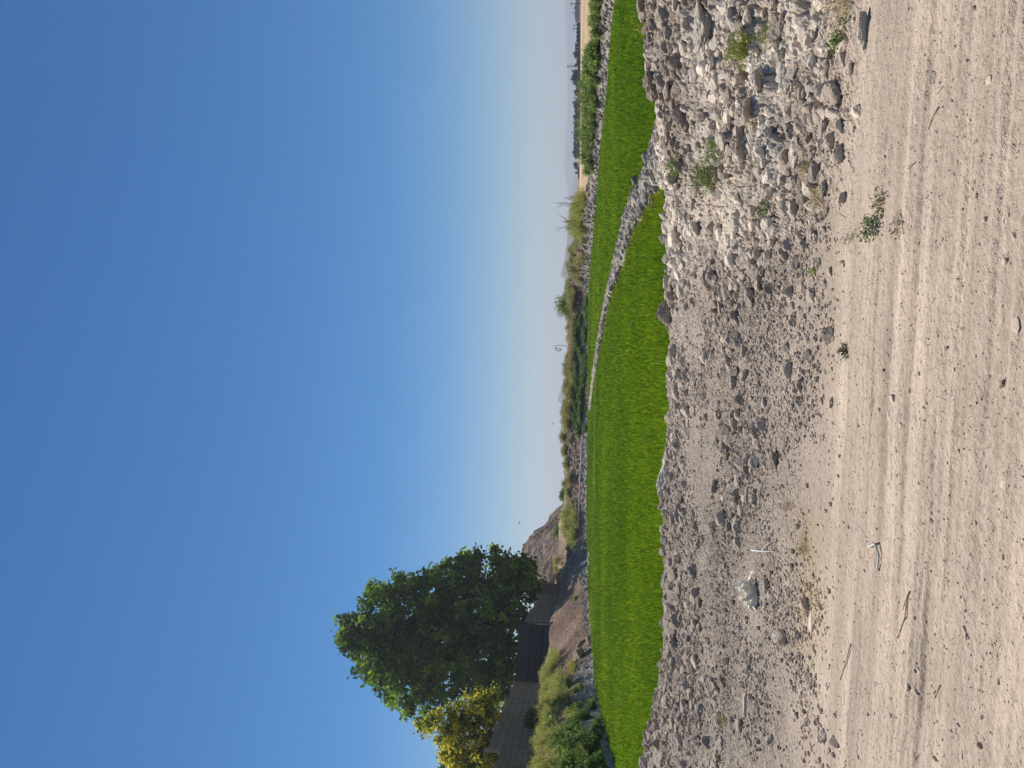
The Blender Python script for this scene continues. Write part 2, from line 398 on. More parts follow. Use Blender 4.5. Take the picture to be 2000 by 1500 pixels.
rows = [last*0+KY[:, 0]-1.5, KY[:, 0]-.5]+rows
for e in (0, .03, .07, .12, .18, .25, .33, .42, .52, .63, .75, .88, 1): rows.append(last*(1-e)+400*e)
for e in (500, 650, 900, 1300, 2000, 3200, 5200, 8600): rows.append(last*0+e)
YB = np.array(rows); XB = YB*(tb*.62)[None]
ZB, CB = bank(XB, YB)
ZB[:2] -= .15
o = build('embankment', np.stack([XB, YB, ZB], -1), gridfaces(len(rows), nB), None, M['bank'], None, CB.reshape(-1, 3), False)
tag(o, kind='structure')
def bz(x, y):
    z, _ = bank(np.array([float(x)]), np.array([float(y)])); return float(z[0])
o = build('field_floor', [(-95, 12, -.6), (95, 12, -.6), (95, 122, -.6), (-95, 122, -.6)], [[0, 1, 2, 3]], None, M['floor'])
tag(o, kind='structure')
o = build('ground', [(-8800, -60, -1.2), (8800, -60, -1.2), (8800, 8800, -1.2), (-8800, 8800, -1.2)], [[0, 1, 2, 3]], None, M['base'])
tag(o, kind='structure')

# bund of mud clods that divides the field
BP = [(1282, 325), (1262, 365), (1238, 415), (1222, 455), (1210, 505), (1196, 555), (1184, 600), (1173, 660), (1160, 730), (1152, 800)]
BW = [.7, .5, .6, .65, .8, .28, .36, .42, .38, .16]
bpts = []
for (x, y) in BP:
    d = ray(x, y); Yd = (-.33-EYE)/d[2]; bpts.append((d[0]*Yd, Yd))
bpts = [(bpts[0][0]+.5, 13.5)]+bpts; BW = [.7]+BW
bx = np.array([p[0] for p in bpts]); by = np.array([p[1] for p in bpts])
ny, nx = 900, 60
ly_ = 13.5*(by[-1]/13.5)**np.linspace(0, 1, ny); cx = np.interp(ly_, by, bx)+.3*fbm(ly_*.6, ly_*0, 871, 3); wd = np.interp(ly_, by, BW)*(1.0+.9*fbm(ly_*.9, ly_*0+5, 870, 3))
uu = np.linspace(-1, 1, nx)
XX = cx[:, None]+uu[None]*wd[:, None]; YY = np.repeat(ly_[:, None], nx, 1)
ZZ = -.68+(1-uu[None]**4)*.36*np.ones((ny, 1))+lobes(XX, YY, .34, .2, 880, .25)*(1-uu[None]**2)+lobes(XX, YY, .15, .06, 881, .3)
cb = np.array([.42, .36, .295])*(1+.9*fbm(XX*1.3, YY*1.3, 882, 3))[..., None]
o = build('mud_bund', np.stack([XX, YY, ZZ], -1), gridfaces(ny, nx), None, M['bits'], None, cb.reshape(-1, 3))
tag(o, kind='structure')

# ------------------------------------------------------------------ rice
def in_bund(x, y):
    c = np.interp(y, by, bx); w_ = np.interp(y, by, BW); return (np.abs(x-c-.3*fbm(y*.6, y*0, 871, 3)) < w_*(.8+.5*fbm(x*3, y*3, 872, 2)))&(y < by[-1])
N = 520000
Yr = 14*(120/14.)**(rng.random(N)**1.06); Xr = Yr*rng.uniform(-.64, .64, N)
pyr = 750-FOC*Xr/Yr; ok = (Yr < edgeY(pyr)-.2+.6*fbm(Xr*.5, Yr*.5, 890, 2))&(~in_bund(Xr, Yr))&(Yr > 14)
Xr = Xr[ok]; Yr = Yr[ok]; n = len(Xr)
hh = rng.uniform(.2, .36, n)*(1+.28*fbm(Xr*.3, Yr*.3, 891, 3))
wd = .012*np.maximum(1, Yr/16.)**.95*rng.uniform(.7, 1.3, n)
an = rng.uniform(0, 2*np.pi, n); lean = rng.uniform(.02, .16, n)*(1+.0*Yr); la = rng.uniform(0, 2*np.pi, n)
dx = np.cos(an)*wd; dy = np.sin(an)*wd
zb = np.full(n, -.6)
b0 = np.stack([Xr-dx, Yr-dy, zb], 1); b1 = np.stack([Xr+dx, Yr+dy, zb], 1)
mx_ = np.cos(la)*lean; my_ = np.sin(la)*lean
m0 = np.stack([Xr-dx*.8+mx_*.35, Yr-dy*.8+my_*.35, zb+hh*.6], 1); m1 = np.stack([Xr+dx*.8+mx_*.35, Yr+dy*.8+my_*.35, zb+hh*.6], 1)
tp = np.stack([Xr+mx_, Yr+my_, zb+hh], 1)
V = np.stack([b0, b1, m1, m0, tp], 1).reshape(-1, 3)
i5 = np.arange(n)[:, None]*5
g0 = fbm(Xr*.12, Yr*.12, 892, 4)*1.0; g1 = rng.random(n)
near_b = np.exp(-np.abs(np.abs(Xr-np.interp(Yr, by, bx))-np.interp(Yr, by, BW))/.25)*(Yr < by[-1])
g0 = g0+.35*fbm(Xr*.035, Yr*.05, 895, 2)
cr = .19*(1+1.2*g0)+.09*g1**3+.08*near_b; cg = .31*(1+.8*g0)+.05*g1; cbl = .010+.008*g1
cc = np.stack([cr, cg, cbl], 1)*(.45+1.0*rng.random(n))[:, None]
dead = (g1 > .985)&(fbm(Xr*.9, Yr*.9, 893, 2) > .08); cc[dead] = np.array([.50, .42, .16])
o = build('rice_grass', V, i5+np.array([[0, 1, 2, 3]]), i5+np.array([[3, 2, 4]]), M['blade'], None, np.repeat(cc, 5, 0))
tag(o, 'bright green young rice covering the whole flat field', 'rice', kind='stuff')

# ------------------------------------------------------------------ stones and clods
def ico(sub):
    p = (1+5**.5)/2
    V = [(-1, p, 0), (1, p, 0), (-1, -p, 0), (1, -p, 0), (0, -1, p), (0, 1, p), (0, -1, -p), (0, 1, -p), (p, 0, -1), (p, 0, 1), (-p, 0, -1), (-p, 0, 1)]
    V = [np.array(v)/np.linalg.norm(v) for v in V]
    Fc = [(0, 11, 5), (0, 5, 1), (0, 1, 7), (0, 7, 10), (0, 10, 11), (1, 5, 9), (5, 11, 4), (11, 10, 2), (10, 7, 6), (7, 1, 8), (3, 9, 4), (3, 4, 2), (3, 2, 6), (3, 6, 8), (3, 8, 9), (4, 9, 5), (2, 4, 11), (6, 2, 10), (8, 6, 7), (9, 8, 1)]
    for _ in range(sub):
        mid = {}; nf = []
        def mp(a, b):
            k = (min(a, b), max(a, b))
            if k not in mid:
                v = V[a]+V[b]; V.append(v/np.linalg.norm(v)); mid[k] = len(V)-1
            return mid[k]
        for a, b, c in Fc:
            x, y, z = mp(a, b), mp(b, c), mp(c, a); nf += [(a, x, z), (b, y, x), (c, z, y), (x, y, z)]
        Fc = nf
    return np.array(V), np.array(Fc)
ICO = {k: ico(k) for k in (0, 1, 2, 3, 4)}
def rock(seed, sub=3, planes=11, sharp=.75, lump=.18, flat=.75):
    r = np.random.default_rng(seed); V, Fc = ICO[sub]
    Nn = r.normal(size=(planes, 3)); Nn /= np.linalg.norm(Nn, axis=1)[:, None]; D = r.uniform(.55, .95, planes)
    dots = V@Nn.T; rad = np.where(dots > .05, D/np.maximum(dots, .05), 9).min(1); rad = np.minimum(rad, 1.15)
    rad = 1-(1-rad)*sharp
    o_ = r.uniform(-50, 50, 3)
    rad = rad*(1+lump*fbm(V[:, 0]*1.7+o_[0]+V[:, 2]*1.3, V[:, 1]*1.7+o_[1]-V[:, 2], seed, 4)*1.6+lump*.6*fbm(V[:, 0]*6+o_[2], V[:, 1]*6+V[:, 2]*5, seed+9, 3)+(lump*.5 if sub > 2 else 0)*fbm(V[:, 0]*13+V[:, 2]*11, V[:, 1]*13-V[:, 2]*9, seed+19, 3))
    P = V*rad[:, None]*np.array([1, r.uniform(.65, .95), flat*r.uniform(.75, 1.1)])
    return P, Fc
def colv(c, k, r): return np.array(c)*(1+r.uniform(-k, k))
rock_me = {}
def rock_mesh(kind, i):
    k = (kind, i)
    if k not in rock_me:
        pr = dict(clod=dict(sub=3, planes=10, sharp=1.1, lump=.36, flat=.62), stone=dict(sub=3, planes=12, sharp=1.0, lump=.09, flat=.6), slab=dict(sub=4, planes=9, sharp=1.0, lump=.32, flat=.4), lump=dict(sub=4, planes=10, sharp=.95, lump=.5, flat=.82))[kind]
        c = dict(clod=(.54, .44, .35), stone=(.50, .405, .32), slab=(.66, .57, .46), lump=(.46, .375, .295))[kind]
        P, Fc = rock(1000*len(kind)+i*7+ord(kind[0]), **pr)
        oo = build(kind, P, None, Fc, M['stone' if kind == 'stone' else 'clod'], None, np.array(c)*(1+.25*((i*37 % 10)/10-.5)), False)
        rock_me[k] = oo.data; bpy.data.objects.remove(oo)
    return rock_me[k]
def put_rock(name, kind, i, p, s, sink=.3, rot=None, sc=(1, 1, 1)):
    r = rot or (random.uniform(-.3, .3), random.uniform(-.3, .3), random.uniform(0, 6.28))
    return inst(name, rock_mesh(kind, i), (p.x, p.y, p.z+s*(.5-sink)), r, (s*sc[0], s*sc[1], s*sc[2]))
def dist(p): return math.sqrt(p.x**2+p.y**2+(p.z-EYE)**2)
# single clods and stones that stand out: px, py, size in photo px, kind, label
KEY = [
 (1285, 610, 46, 'lump', 2, (1, 1, 1.25), 'large knobbly pale clod standing on the berm edge beside the rice'),
 (1313, 640, 30, 'lump', 1, (1, 1, .8), 'cracked pale clod just in front of the knobbly edge clod'),
 (1282, 945, 52, 'slab', 1, (1.7, .7, 1.3), 'long flat topped grey clod slab lying on the berm edge'),
 (1287, 1032, 22, 'clod', 3, (1, 1, 1.2), 'small pointed clod on the berm edge left of the flat slab'),
 (1278, 1336, 26, 'clod', 1, (1, 1, 1.2), 'rounded pale clod jutting up from the left end of the berm edge'),
 (1288, 1350, 20, 'clod', 5, (1, 1, 1), 'dark clod tucked behind the rounded one at the left berm end'),
 (1247, 160, 30, 'clod', 2, (1, 1, 1.3), 'dark split clod poking up over the berm edge at the right'),
 (1290, 165, 46, 'lump', 3, (1, 1, .9), 'big dark brown cracked clod just below the right berm edge'),
 (1345, 230, 44, 'lump', 4, (1, 1, .9), 'round speckled brown clod among the pale rubble'),
 (1305, 187, 30, 'lump', 5, (1, 1, 1), 'ball shaped cracked clod under the right berm edge'),
 (1395, 48, 78, 'slab', 2, (1.3, 1, .8), 'broad pale slab crazed with cracks at the far right of the rubble'),
 (1690, 70, 52, 'slab', 3, (1.1, .8, 1.1), 'smooth pale boulder beside the dry grass where rubble meets track'),
 (1660, 115, 28, 'clod', 4, (1, 1, 1), 'rounded tan clod beside the smooth pale boulder'),
 (1545, 60, 50, 'lump', 6, (1.1, 1, .9), 'blocky grey clod beside the yellow green weed'),
 (1510, 125, 34, 'slab', 5, (1, 1, 1.1), 'oval pale clod in front of the yellow green weed'),
 (1562, 150, 44, 'slab', 6, (1.2, .8, 1.1), 'long tilted slab of dried mud in the right rubble'),
 (1585, 170, 32, 'lump', 7, (1, 1, .9), 'dark crumbly brown clod ball in the pale right rubble'),
 (1480, 285, 38, 'lump', 8, (1, 1, .8), 'square dark faced clod near the green weed'),
 (1575, 300, 42, 'slab', 7, (1.1, .8, 1.2), 'upright split mud slab nearest the track'),
 (1590, 330, 30, 'stone', 3, (1, 1, 1.2), 'angular pale stone beside the split mud slab'),
 (1620, 285, 26, 'clod', 7, (1, 1, 1), 'pale rounded clod at the rim of the right rubble'),
 (1618, 367, 26, 'clod', 6, (1, 1, 1), 'brown clod on the rubble rim above the leafy weed'),
 (1400, 1350, 42, 'lump', 9, (1, 1, 1), 'large dark crumbly clod in the grey gravel at the left'),
 (1458, 1378, 32, 'stone', 5, (1.3, .7, .9), 'dark long stone beside the large crumbly clod'),
 (1590, 1212, 32, 'stone', 1, (1, 1, .8), 'smooth brown two toned stone between gravel and track'),
 (1365, 1032, 30, 'lump', 10, (1, 1, .9), 'dark clod heap in the gravel behind the plastic bag'),
 (1622, 787, 26, 'stone', 2, (1, 1, 1), 'grey angular stone on the edge of the track near the middle'),
 (1745, 780, 22, 'stone', 4, (1, 1, .9), 'small pitted stone of a pair pressed into the middle of the track'),
 (1738, 815, 26, 'stone', 6, (1, 1, .6), 'flatter grey stone of the pair pressed into the middle of the track'),
 (1773, 1115, 17, 'stone', 7, (1, 1, .8), 'pale rounded stone on the track beside the bent twig'),
 (1924, 1272, 20, 'stone', 8, (1, 1, .9), 'reddish brown stone on the bare track at the left'),
 (1790, 1312, 16, 'stone', 9, (1, 1, .8), 'cream angular stone on the left part of the track'),
 (1768, 1342, 16, 'stone', 2, (1, 1, .9), 'cream wedge shaped stone with a straw under it'),
 (1822, 1230, 20, 'stone', 1, (1, 1, .4), 'flat dark grey stone sunk in the track'),
 (1873, 1472, 22, 'stone', 3, (1, 1, .5), 'grey flat stone near the left end of the track'),
 (1976, 465, 20, 'stone', 6, (1, 1, .8), 'brown angular stone closest to the camera on the right'),
 (1955, 428, 18, 'stone', 5, (1, 1, .8), 'pale pointed stone close to the camera on the right'),
 (1928, 158, 18, 'stone', 4, (1, 1, .9), 'pitted stone alone on the right part of the track'),
 (1785, 232, 30, 'stone', 8, (1, 1, .35), 'pale flat stone sunk in the right part of the track'),
 (1815, 150, 26, 'clod', 9, (1, 1, .5), 'brown crumbled clod on the right part of the track'),
 (1958, 945, 17, 'stone', 7, (1, 1, .9), 'small brown stone near the camera in the middle of the track'),
 (1873, 884, 14, 'stone', 9, (1, 1, 1.1), 'small square brown stone in the middle of the track'),
 (1980, 640, 30, 'stone', 10, (1, 1, .35), 'flat bluish grey stone half buried closest to the camera'),
 (1743, 620, 13, 'stone', 11, (1, 1, .8), 'small dark stone alone at the inner rim of the track'),
 (1520, 900, 34, 'lump', 11, (1, 1, .8), 'largest dark clod of the heap in the middle gravel'),
 (1430, 880, 30, 'lump', 12, (1, 1, .9), 'brown block shaped clod in the middle gravel heap'),
 (1450, 770, 24, 'clod', 8, (1, 1, 1.1), 'upright dark clod at the near end of the middle gravel heap'),
]
taken = []
for (px, py, sp, kind, i, sc, lab) in KEY:
    p = ground(max(px, 1308) if py > 320 else px, py); s = sp/FOC*dist(p)*.5*(1.25 if px < 1295 else 1.12)
    ob = put_rock('stone' if kind == 'stone' else 'clod', kind, i, p, s*1.0, .62 if kind == 'stone' else .38, (random.uniform(-.2, .2), random.uniform(-.2, .2), random.uniform(-.5, .5)), sc)
    tag(ob, lab, 'stone' if kind == 'stone' else 'clod'); taken.append((p.x, p.y, s))

def scatter(n, fn, ymin=1.9, ymax=13.2):
    """random ground points accepted with the chance fn(masks)"""
    out = []
    while len(out) < n:
        k = 6000; y = ymin*(ymax/ymin)**rng.random(k); x = y*rng.uniform(-.60, .60, k)
        h, c, m = fg(x, y); pr = fn(m)
        sel = rng.random(k) < pr
        for a in np.nonzero(sel)[0]: out.append((x[a], y[a], h[a], c[a], m['px'][a]))
    return out[:n]
SETS = [
 ('clod', 'clods heaped on the right rubble slope', 'fist to head sized pale grey clod in the rough rubble at the right', 90, lambda m: m['big'], (.035, .095), .4),
 ('clod', 'clods along the berm edge', 'brown grey clod on the ragged berm edge above the rice', 70, lambda m: m['crest']*(1-m['big']), (.035, .08), .4),
 ('clod', 'clods in the grey gravel', 'small brown clod lying loose in the grey gravel between berm and track', 80, lambda m: m['pat']*m['grav']*(1-m['big'])*(1-m['crest'])*(.25+m['med']), (.025, .07), .4),
 ('stone', 'small stones on the dirt track', 'small tan stone lying loose on the bare dirt track', 46, lambda m: m['road']*(1-m['grav'])*.6, (.008, .019), .62)]
for nm, grp, lab, cnt, fn, (s0, s1), sink in SETS:
    for (x, y, h, c, px) in scatter(cnt, fn):
        s = s0+(s1-s0)*rng.random()**1.8
        ob = put_rock(nm, nm, int(rng.integers(0, 14)), Vector((x, y, h)), s, sink)
        tag(ob, lab, nm, grp)
# the countless rest
def stones_stuff(name, cnt, fn, s0, s1, sub, label, kinds=8, cm=1.0, **kw):
    base_ = [rock(5000+i*13+sub, sub=sub, planes=9, sharp=1.0, lump=.22, flat=.75) for i in range(kinds)]
    pts = scatter(cnt, fn, **kw); Vs = []; Fs = []; Cs = []; nn = 0
    for j, (x, y, h, c, px) in enumerate(pts):
        P, Fc = base_[j % kinds]; s = s0+(s1-s0)*rng.random()**2.5; t = rng.uniform(0, 6.28)
        s *= .6+.4*y/8
        q = P*s*rng.uniform(.7, 1.3, 3); ct, st_ = math.cos(t), math.sin(t)
        Vs.append(np.stack([q[:, 0]*ct-q[:, 1]*st_+x, q[:, 0]*st_+q[:, 1]*ct+y, q[:, 2]+h+s*.15], 1)); Fs.append(Fc+nn); nn += len(P)
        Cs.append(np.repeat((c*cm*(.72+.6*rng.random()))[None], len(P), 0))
    o = build(name, np.concatenate(Vs), None, np.concatenate(Fs), M['bits'], None, np.concatenate(Cs))
    return tag(o, label, name.replace('_', ' '), kind='stuff')
stones_stuff('clod_rubble', 5200, lambda m: m['pat']*np.clip(m['big']*.8*(1-.7*m['crust'])+m['med']*.8+.05*m['grav'], 0, 1), .02, .085, 2, 'countless loose clods of grey earth over the berm')
stones_stuff('gravel', 30000, lambda m: m['pat']*np.clip(m['grav']*(1-.5*m['big'])*(1-.5*m['crust'])+.006, 0, 1), .006, .024, 1, 'fine grey gravel strewn between berm and track')
stones_stuff('grit', 9000, lambda m: m['road']*(.25+.75*m['grav']), .0025, .010, 0, 'tiny tan grit sprinkled over the dirt track', ymax=8)
# clods on the bund and at the foot of the banks
Vs = []; Fs = []; Cs = []; nn = 0
for j in range(2600):
    y = 14*(70/14.)**random.random(); x = np.interp(y, by, bx)+random.gauss(0, .45)*np.interp(y, by, BW)
    P, Fc = ICO[1]; P, Fc = rock(7000+j % 9, sub=1, planes=8, sharp=1, lump=.1); s = random.uniform(.03, .11)*(1+y/70)
    Vs.append(P*s+[x, y, -.30+random.uniform(-.06, .1)]); Fs.append(Fc+nn); nn += len(P); Cs.append(np.repeat(np.array([[.37, .32, .27]])*random.uniform(.6, 1.25), len(P), 0))
o = build('bund_clods', np.concatenate(Vs), None, np.concatenate(Fs), M['bits'], None, np.concatenate(Cs)); tag(o, 'countless grey clods piled along the bund through the rice', 'clods', kind='stuff')
Vs = []; Fs = []; Cs = []; nn = 0
for j in range(5000):
    py = random.uniform(-40, 1540); KYj, KZj = prof(np.array([py])); e = KYj[0]
    y = e[0]+abs(random.gauss(0, 1))*(e[2]-e[0])*.8; x = y*(750-py)/FOC
    if 1135 < py < 1290 and y > e[0]+2.5: continue
    P, Fc = rock(7100+j % 9, sub=1, planes=8, sharp=1, lump=.1); s = random.uniform(.05, .22)*(.5+y/120)
    Vs.append(P*s+[x, y, 0]); Fs.append(Fc+nn); nn += len(P); Cs.append(np.repeat(np.array([[.33, .285, .245]])*random.uniform(.55, 1.3), len(P), 0))
xs = np.array([v[:, 0].mean() for v in Vs]); ys = np.array([v[:, 1].mean() for v in Vs]); zs, _ = bank(xs, ys)
for v, z in zip(Vs, zs): v[:, 2] += z
o = build('bank_clods', np.concatenate(Vs), None, np.concatenate(Fs), M['bits'], None, np.concatenate(Cs)); tag(o, 'countless mud clods strewn along the far banks', 'clods', kind='stuff')

# ------------------------------------------------------------------ small plants
def plantmesh(name, seed, n=60, h=.5, r=.3, leaf=.03, lw=.35, per=14, cols=((.16, .22, .04),), stemc=(.2, .17, .08), up=.55, lw_stem=.004, droop=.2, parts=False):
    """stems fanning from the base, leaflets along each of them"""
    q = np.random.default_rng(seed); sb = MB(); lb = MB(); cols = np.array(cols)
    LV = []; LC = []
    for i in range(n):
        az = q.uniform(0, 2*np.pi); el = q.uniform(0, 1)**up; L = h*q.uniform(.55, 1.08)
        ox, oy = q.normal(0, r*.28, 2)
        tx = math.cos(az)*r*(1-el)*1.0; ty = math.sin(az)*r*(1-el)
        p0 = np.array([ox, oy, 0]); p2 = np.array([ox+tx, oy+ty, L*(.35+.65*el)]); p1 = (p0+p2)/2+[tx*.15, ty*.15, droop*L*.5]
        pts = [p0*(1-t)**2+2*p1*t*(1-t)+p2*t*t for t in (0, .35, .7, 1)]
        c = cols[q.integers(len(cols))]*q.uniform(.7, 1.25)
        for a, b in zip(pts[:-1], pts[1:]):
            d = b-a; s = np.cross(d, q.normal(size=3)); s /= np.linalg.norm(s)+1e-9; s *= lw_stem
            sb.add([a-s, a+s, b+s*.7, b-s*.7], [[0, 1, 2, 3]], col=stemc if q.random() < .5 else c)
        for k in range(per):
            t = q.uniform(.2, 1); p = p0*(1-t)**2+2*p1*t*(1-t)+p2*t*t+q.normal(0, leaf*.5, 3)
            d = q.normal(size=3)+[0, 0, .5]; d /= np.linalg.norm(d); s = np.cross(d, q.normal(size=3)); s /= np.linalg.norm(s)+1e-9
            l = leaf*q.uniform(.6, 1.3)
            LV.append([p, p+d*l*.5+s*l*lw*.5, p+d*l, p+d*l*.5-s*l*lw*.5]); LC.append(np.clip(c*q.uniform(.75, 1.3), 0, 1))
    LV = np.array(LV).reshape(-1, 3); i4 = np.arange(len(LC))[:, None]*4+np.array([[0, 1, 2, 3]])
    if parts:
        e = empty(name); s_ = sb.build('stem', M['stem'], e); f = build('foliage', LV, i4, None, M['leaf'], e, np.repeat(np.array(LC), 4, 0)); return e, s_.data, f.data
    sb.add(LV, i4, col=np.repeat(np.array(LC), 4, 0))
    o = sb.build(name, M['leaf']); me = o.data; bpy.data.objects.remove(o); return me
CAMEL = ((.42, .45, .09), (.52, .52, .13), (.30, .37, .07), (.56, .50, .18))
GREEN = ((.22, .34, .07), (.30, .42, .09), (.13, .22, .045), (.40, .42, .14))
DARKG = ((.09, .17, .035), (.13, .23, .05), (.07, .14, .035), (.20, .27, .06))
YG = ((.30, .36, .05), (.38, .42, .08), (.22, .30, .05))
DRY = ((.45, .36, .18), (.36, .28, .14), (.52, .43, .24))
PM = {}
for k in range(4):
    PM['camel%d' % k] = plantmesh('shrub', 40+k, n=170, h=1.25, r=.95, leaf=.11, lw=.22, per=16, cols=CAMEL, up=.6, lw_stem=.007)
    PM['weed%d' % k] = plantmesh('weed', 60+k, n=60, h=1.0, r=.5, leaf=.11, lw=.5, per=18, cols=GREEN+((.16, .20, .06),), up=.4, lw_stem=.007)
    PM['dark%d' % k] = plantmesh('bush', 80+k, n=130, h=1.1, r=1.0, leaf=.11, lw=.6, per=34, cols=DARKG+GREEN[:1], up=.7, lw_stem=.008)
    PM['dry%d' % k] = plantmesh('dry_grass', 100+k, n=120, h=.7, r=.6, leaf=.12, lw=.12, per=7, cols=DRY, up=.6, lw_stem=.006)
    PM['olive%d' % k] = plantmesh('shrub', 120+k, n=150, h=1.2, r=.9, leaf=.12, lw=.3, per=18, cols=((.34, .38, .11), (.42, .40, .16), (.22, .27, .08), (.52, .44, .22)), up=.65, lw_stem=.007)
    PM['tall%d' % k] = plantmesh('tall_weed', 140+k, n=26, h=1.5, r=.4, leaf=.10, lw=.5, per=16, cols=GREEN, up=.3, lw_stem=.008)
def plant(name, me, px, py, Y, hpx, lab, cat, grp=None, wide=1.0, h0=1.2):
    """hpx: its height in photo px; stands on the bank at that distance"""
    d = ray(px, py); x = d[0]*Y; z = bz(x, Y)-.05
    s = hpx/FOC*Y/h0
    o = inst(name, PM[me], (x, Y, z), (0, 0, random.uniform(0, 6.28)), (s*wide, s*wide, s))
    return tag(o, lab, cat, grp)
def kidx(): return str(random.randrange(4))
# right bank weeds (py, Y offset beyond the field edge, height px)
def row(py0, py1, n, off0, off1, h0, h1, kind, name, lab, cat, grp, wide=1.0, hb=1.2):
    for i in range(n):
        py = py0+(py1-py0)*(i+random.random())/n; e = prof(np.array([py]))[0][0]; Y = e[0]+random.uniform(off0, off1)
        plant(name, kind+kidx(), 1130, py, Y, random.uniform(h0, h1), lab, cat, grp, wide*random.uniform(.8, 1.25), hb)
row(-20, 80, 22, 1.8, 7, 18, 30, 'weed', 'weed', 'mid green leafy weed on the bank at the far right', 'weed', 'leafy weeds at the far right of the bank', 1.3, 1.0)
row(85, 170, 30, 1.8, 6, 22, 38, 'weed', 'weed', 'dark leafy weed on the bank in front of the dry field', 'weed', 'leafy weeds in the middle of the right bank', 1.2, 1.0)
row(180, 275, 34, 2, 6, 22, 40, 'tall', 'tall_weed', 'tall spiky green weed on the bank against the straw field', 'weed', 'tall weeds on the right bank', 1.0, 1.4)
row(180, 335, 46, 1.8, 5, 14, 28, 'weed', 'weed', 'low green weed below the tall spiky ones on the bank', 'weed', 'low weeds under the tall weeds', 1.5, 1.0)
row(385, 455, 18, 3, 8, 15, 29, 'camel', 'shrub', 'yellow green feathery shrub in the thicket under the bare branches', 'shrub', 'feathery shrubs of the right thicket', 1.1)
row(455, 560, 26, 2, 8, 7, 17, 'olive', 'shrub', 'olive green shrub on the bank right of the spiky bush', 'shrub', 'olive shrubs on the right part of the far bank', 1.3)
row(560, 600, 9, 4, 9, 16, 22, 'olive', 'shrub', 'grey green shrub around the spiky bush on the far bank', 'shrub', 'shrubs by the spiky bush', 1.3)
row(585, 612, 5, 6, 8, 26, 34, 'tall', 'tall_weed', 'stalk of the tall spiky bush standing out on the far bank', 'weed', 'spiky bush stalks', 1.3, 1.4)
row(600, 700, 22, 4, 10, 7, 13, 'dry', 'dry_grass', 'dry golden grass tuft by the small flag', 'dry grass', 'golden tufts by the flag', 1.6, .7)
row(695, 835, 34, 4, 10, 8, 20, 'olive', 'shrub', 'dense olive shrub on the far bank left of the small flag', 'shrub', 'dense shrubs in the middle of the far bank', 1.2)
row(590, 845, 64, .2, 4.5, 5, 12, 'dark', 'bush', 'dark green leafy bush at the foot of the far bank', 'bush', 'dark leafy bushes along the far edge of the rice', 1.5, 1.1)
row(850, 1060, 20, 4, 9, 6, 15, 'olive', 'shrub', 'sparse grey green shrub on the bare far bank by the pipe', 'shrub', 'sparse shrubs above the white pipe', 1.4)
row(1005, 1062, 9, 4, 9, 18, 26, 'camel', 'shrub', 'pale green shrub at the left end of the white pipe', 'shrub', 'pale shrubs by the pipe end', 1.3)
row(1090, 1140, 8, 24, 34, 7, 12, 'camel', 'shrub', 'small pale shrub under the rocky hill', 'shrub', 'small shrubs at the foot of the hill', 1.5)
row(700, 830, 16, 4, 9, 8, 14, 'dry', 'dry_grass', 'dry straw tuft between the dense olive shrubs', 'dry grass', 'straw tufts among the olive shrubs', 1.6, .7)
row(440, 560, 14, 2, 8, 8, 13, 'dry', 'dry_grass', 'dry straw tuft among the right olive shrubs', 'dry grass', 'straw tufts among the right olive shrubs', 1.6, .7)
# left bank
def shrub_lst(L, kind, name, lab, cat, grp, wide=1.0, hb=1.2):
    for (py, Y, h) in L: plant(name, kind+kidx(), 1100, py, Y, h, lab, cat, grp, wide, hb)
def spread(py0, py1, n, f0, f1, h0, h1):
    L = []
    for i in range(n):
        py = random.uniform(py0, py1); K = prof(np.array([py]))[0][0]; L.append((py, K[0]+random.uniform(f0, f1)*(K[3]-K[0]), random.uniform(h0, h1)))
    return L
shrub_lst(spread(1275, 1405, 24, .62, .93, 12, 22), 'camel', 'shrub', 'yellow green feathery shrub against the foot of the compound wall', 'shrub', 'feathery shrubs along the wall foot', 1.2)
shrub_lst(spread(1430, 1540, 26, .45, .88, 18, 32), 'camel', 'shrub', 'tall pale feathery shrub on the bank at the far left', 'shrub', 'pale shrubs at the far left of the bank', 1.1)
shrub_lst(spread(1285, 1400, 26, .25, .72, 14, 26)+spread(1360, 1520, 34, .2, .7, 14, 26), 'camel', 'shrub', 'low pale shrub halfway up the left bank', 'shrub', 'low shrubs on the left slope', 1.3)
shrub_lst(spread(1435, 1535, 26, .08, .45, 24, 40)+spread(1375, 1440, 9, .05, .25, 14, 24), 'dark', 'bush', 'dark green leafy bush low on the left bank', 'bush', 'dark bushes low on the left bank', 1.15, 1.1)
shrub_lst(spread(1330, 1450, 16, .15, .5, 16, 30), 'weed', 'weed', 'green leafy weed at the foot of the left bank', 'weed', 'weeds at the foot of the left bank', 1.3, 1.0)
shrub_lst(spread(1290, 1500, 26, .2, .9, 8, 16), 'dry', 'dry_grass', 'dry straw tuft between the shrubs of the left bank', 'dry grass', 'straw tufts on the left bank', 1.6, .7)
for (py, Y, h) in ((1412, 62, 40), (1425, 61, 34)):
    plant('bush', 'dark1', 1070, py, Y, h, 'round blue green bush before the compound wall, %s of two' % ('right one' if py == 1412 else 'left one'), 'bush', None, .8, 1.1)
for (px, py, Y, lab) in ((1105, 1168, 101, 'small green weed alone high on the bare brown mound'), (1108, 1212, 88, 'small green weed lower on the bare brown mound')):
    plant('weed', 'weed1', px, py, Y, 9, lab, 'weed', None, 1.6, 1.0)

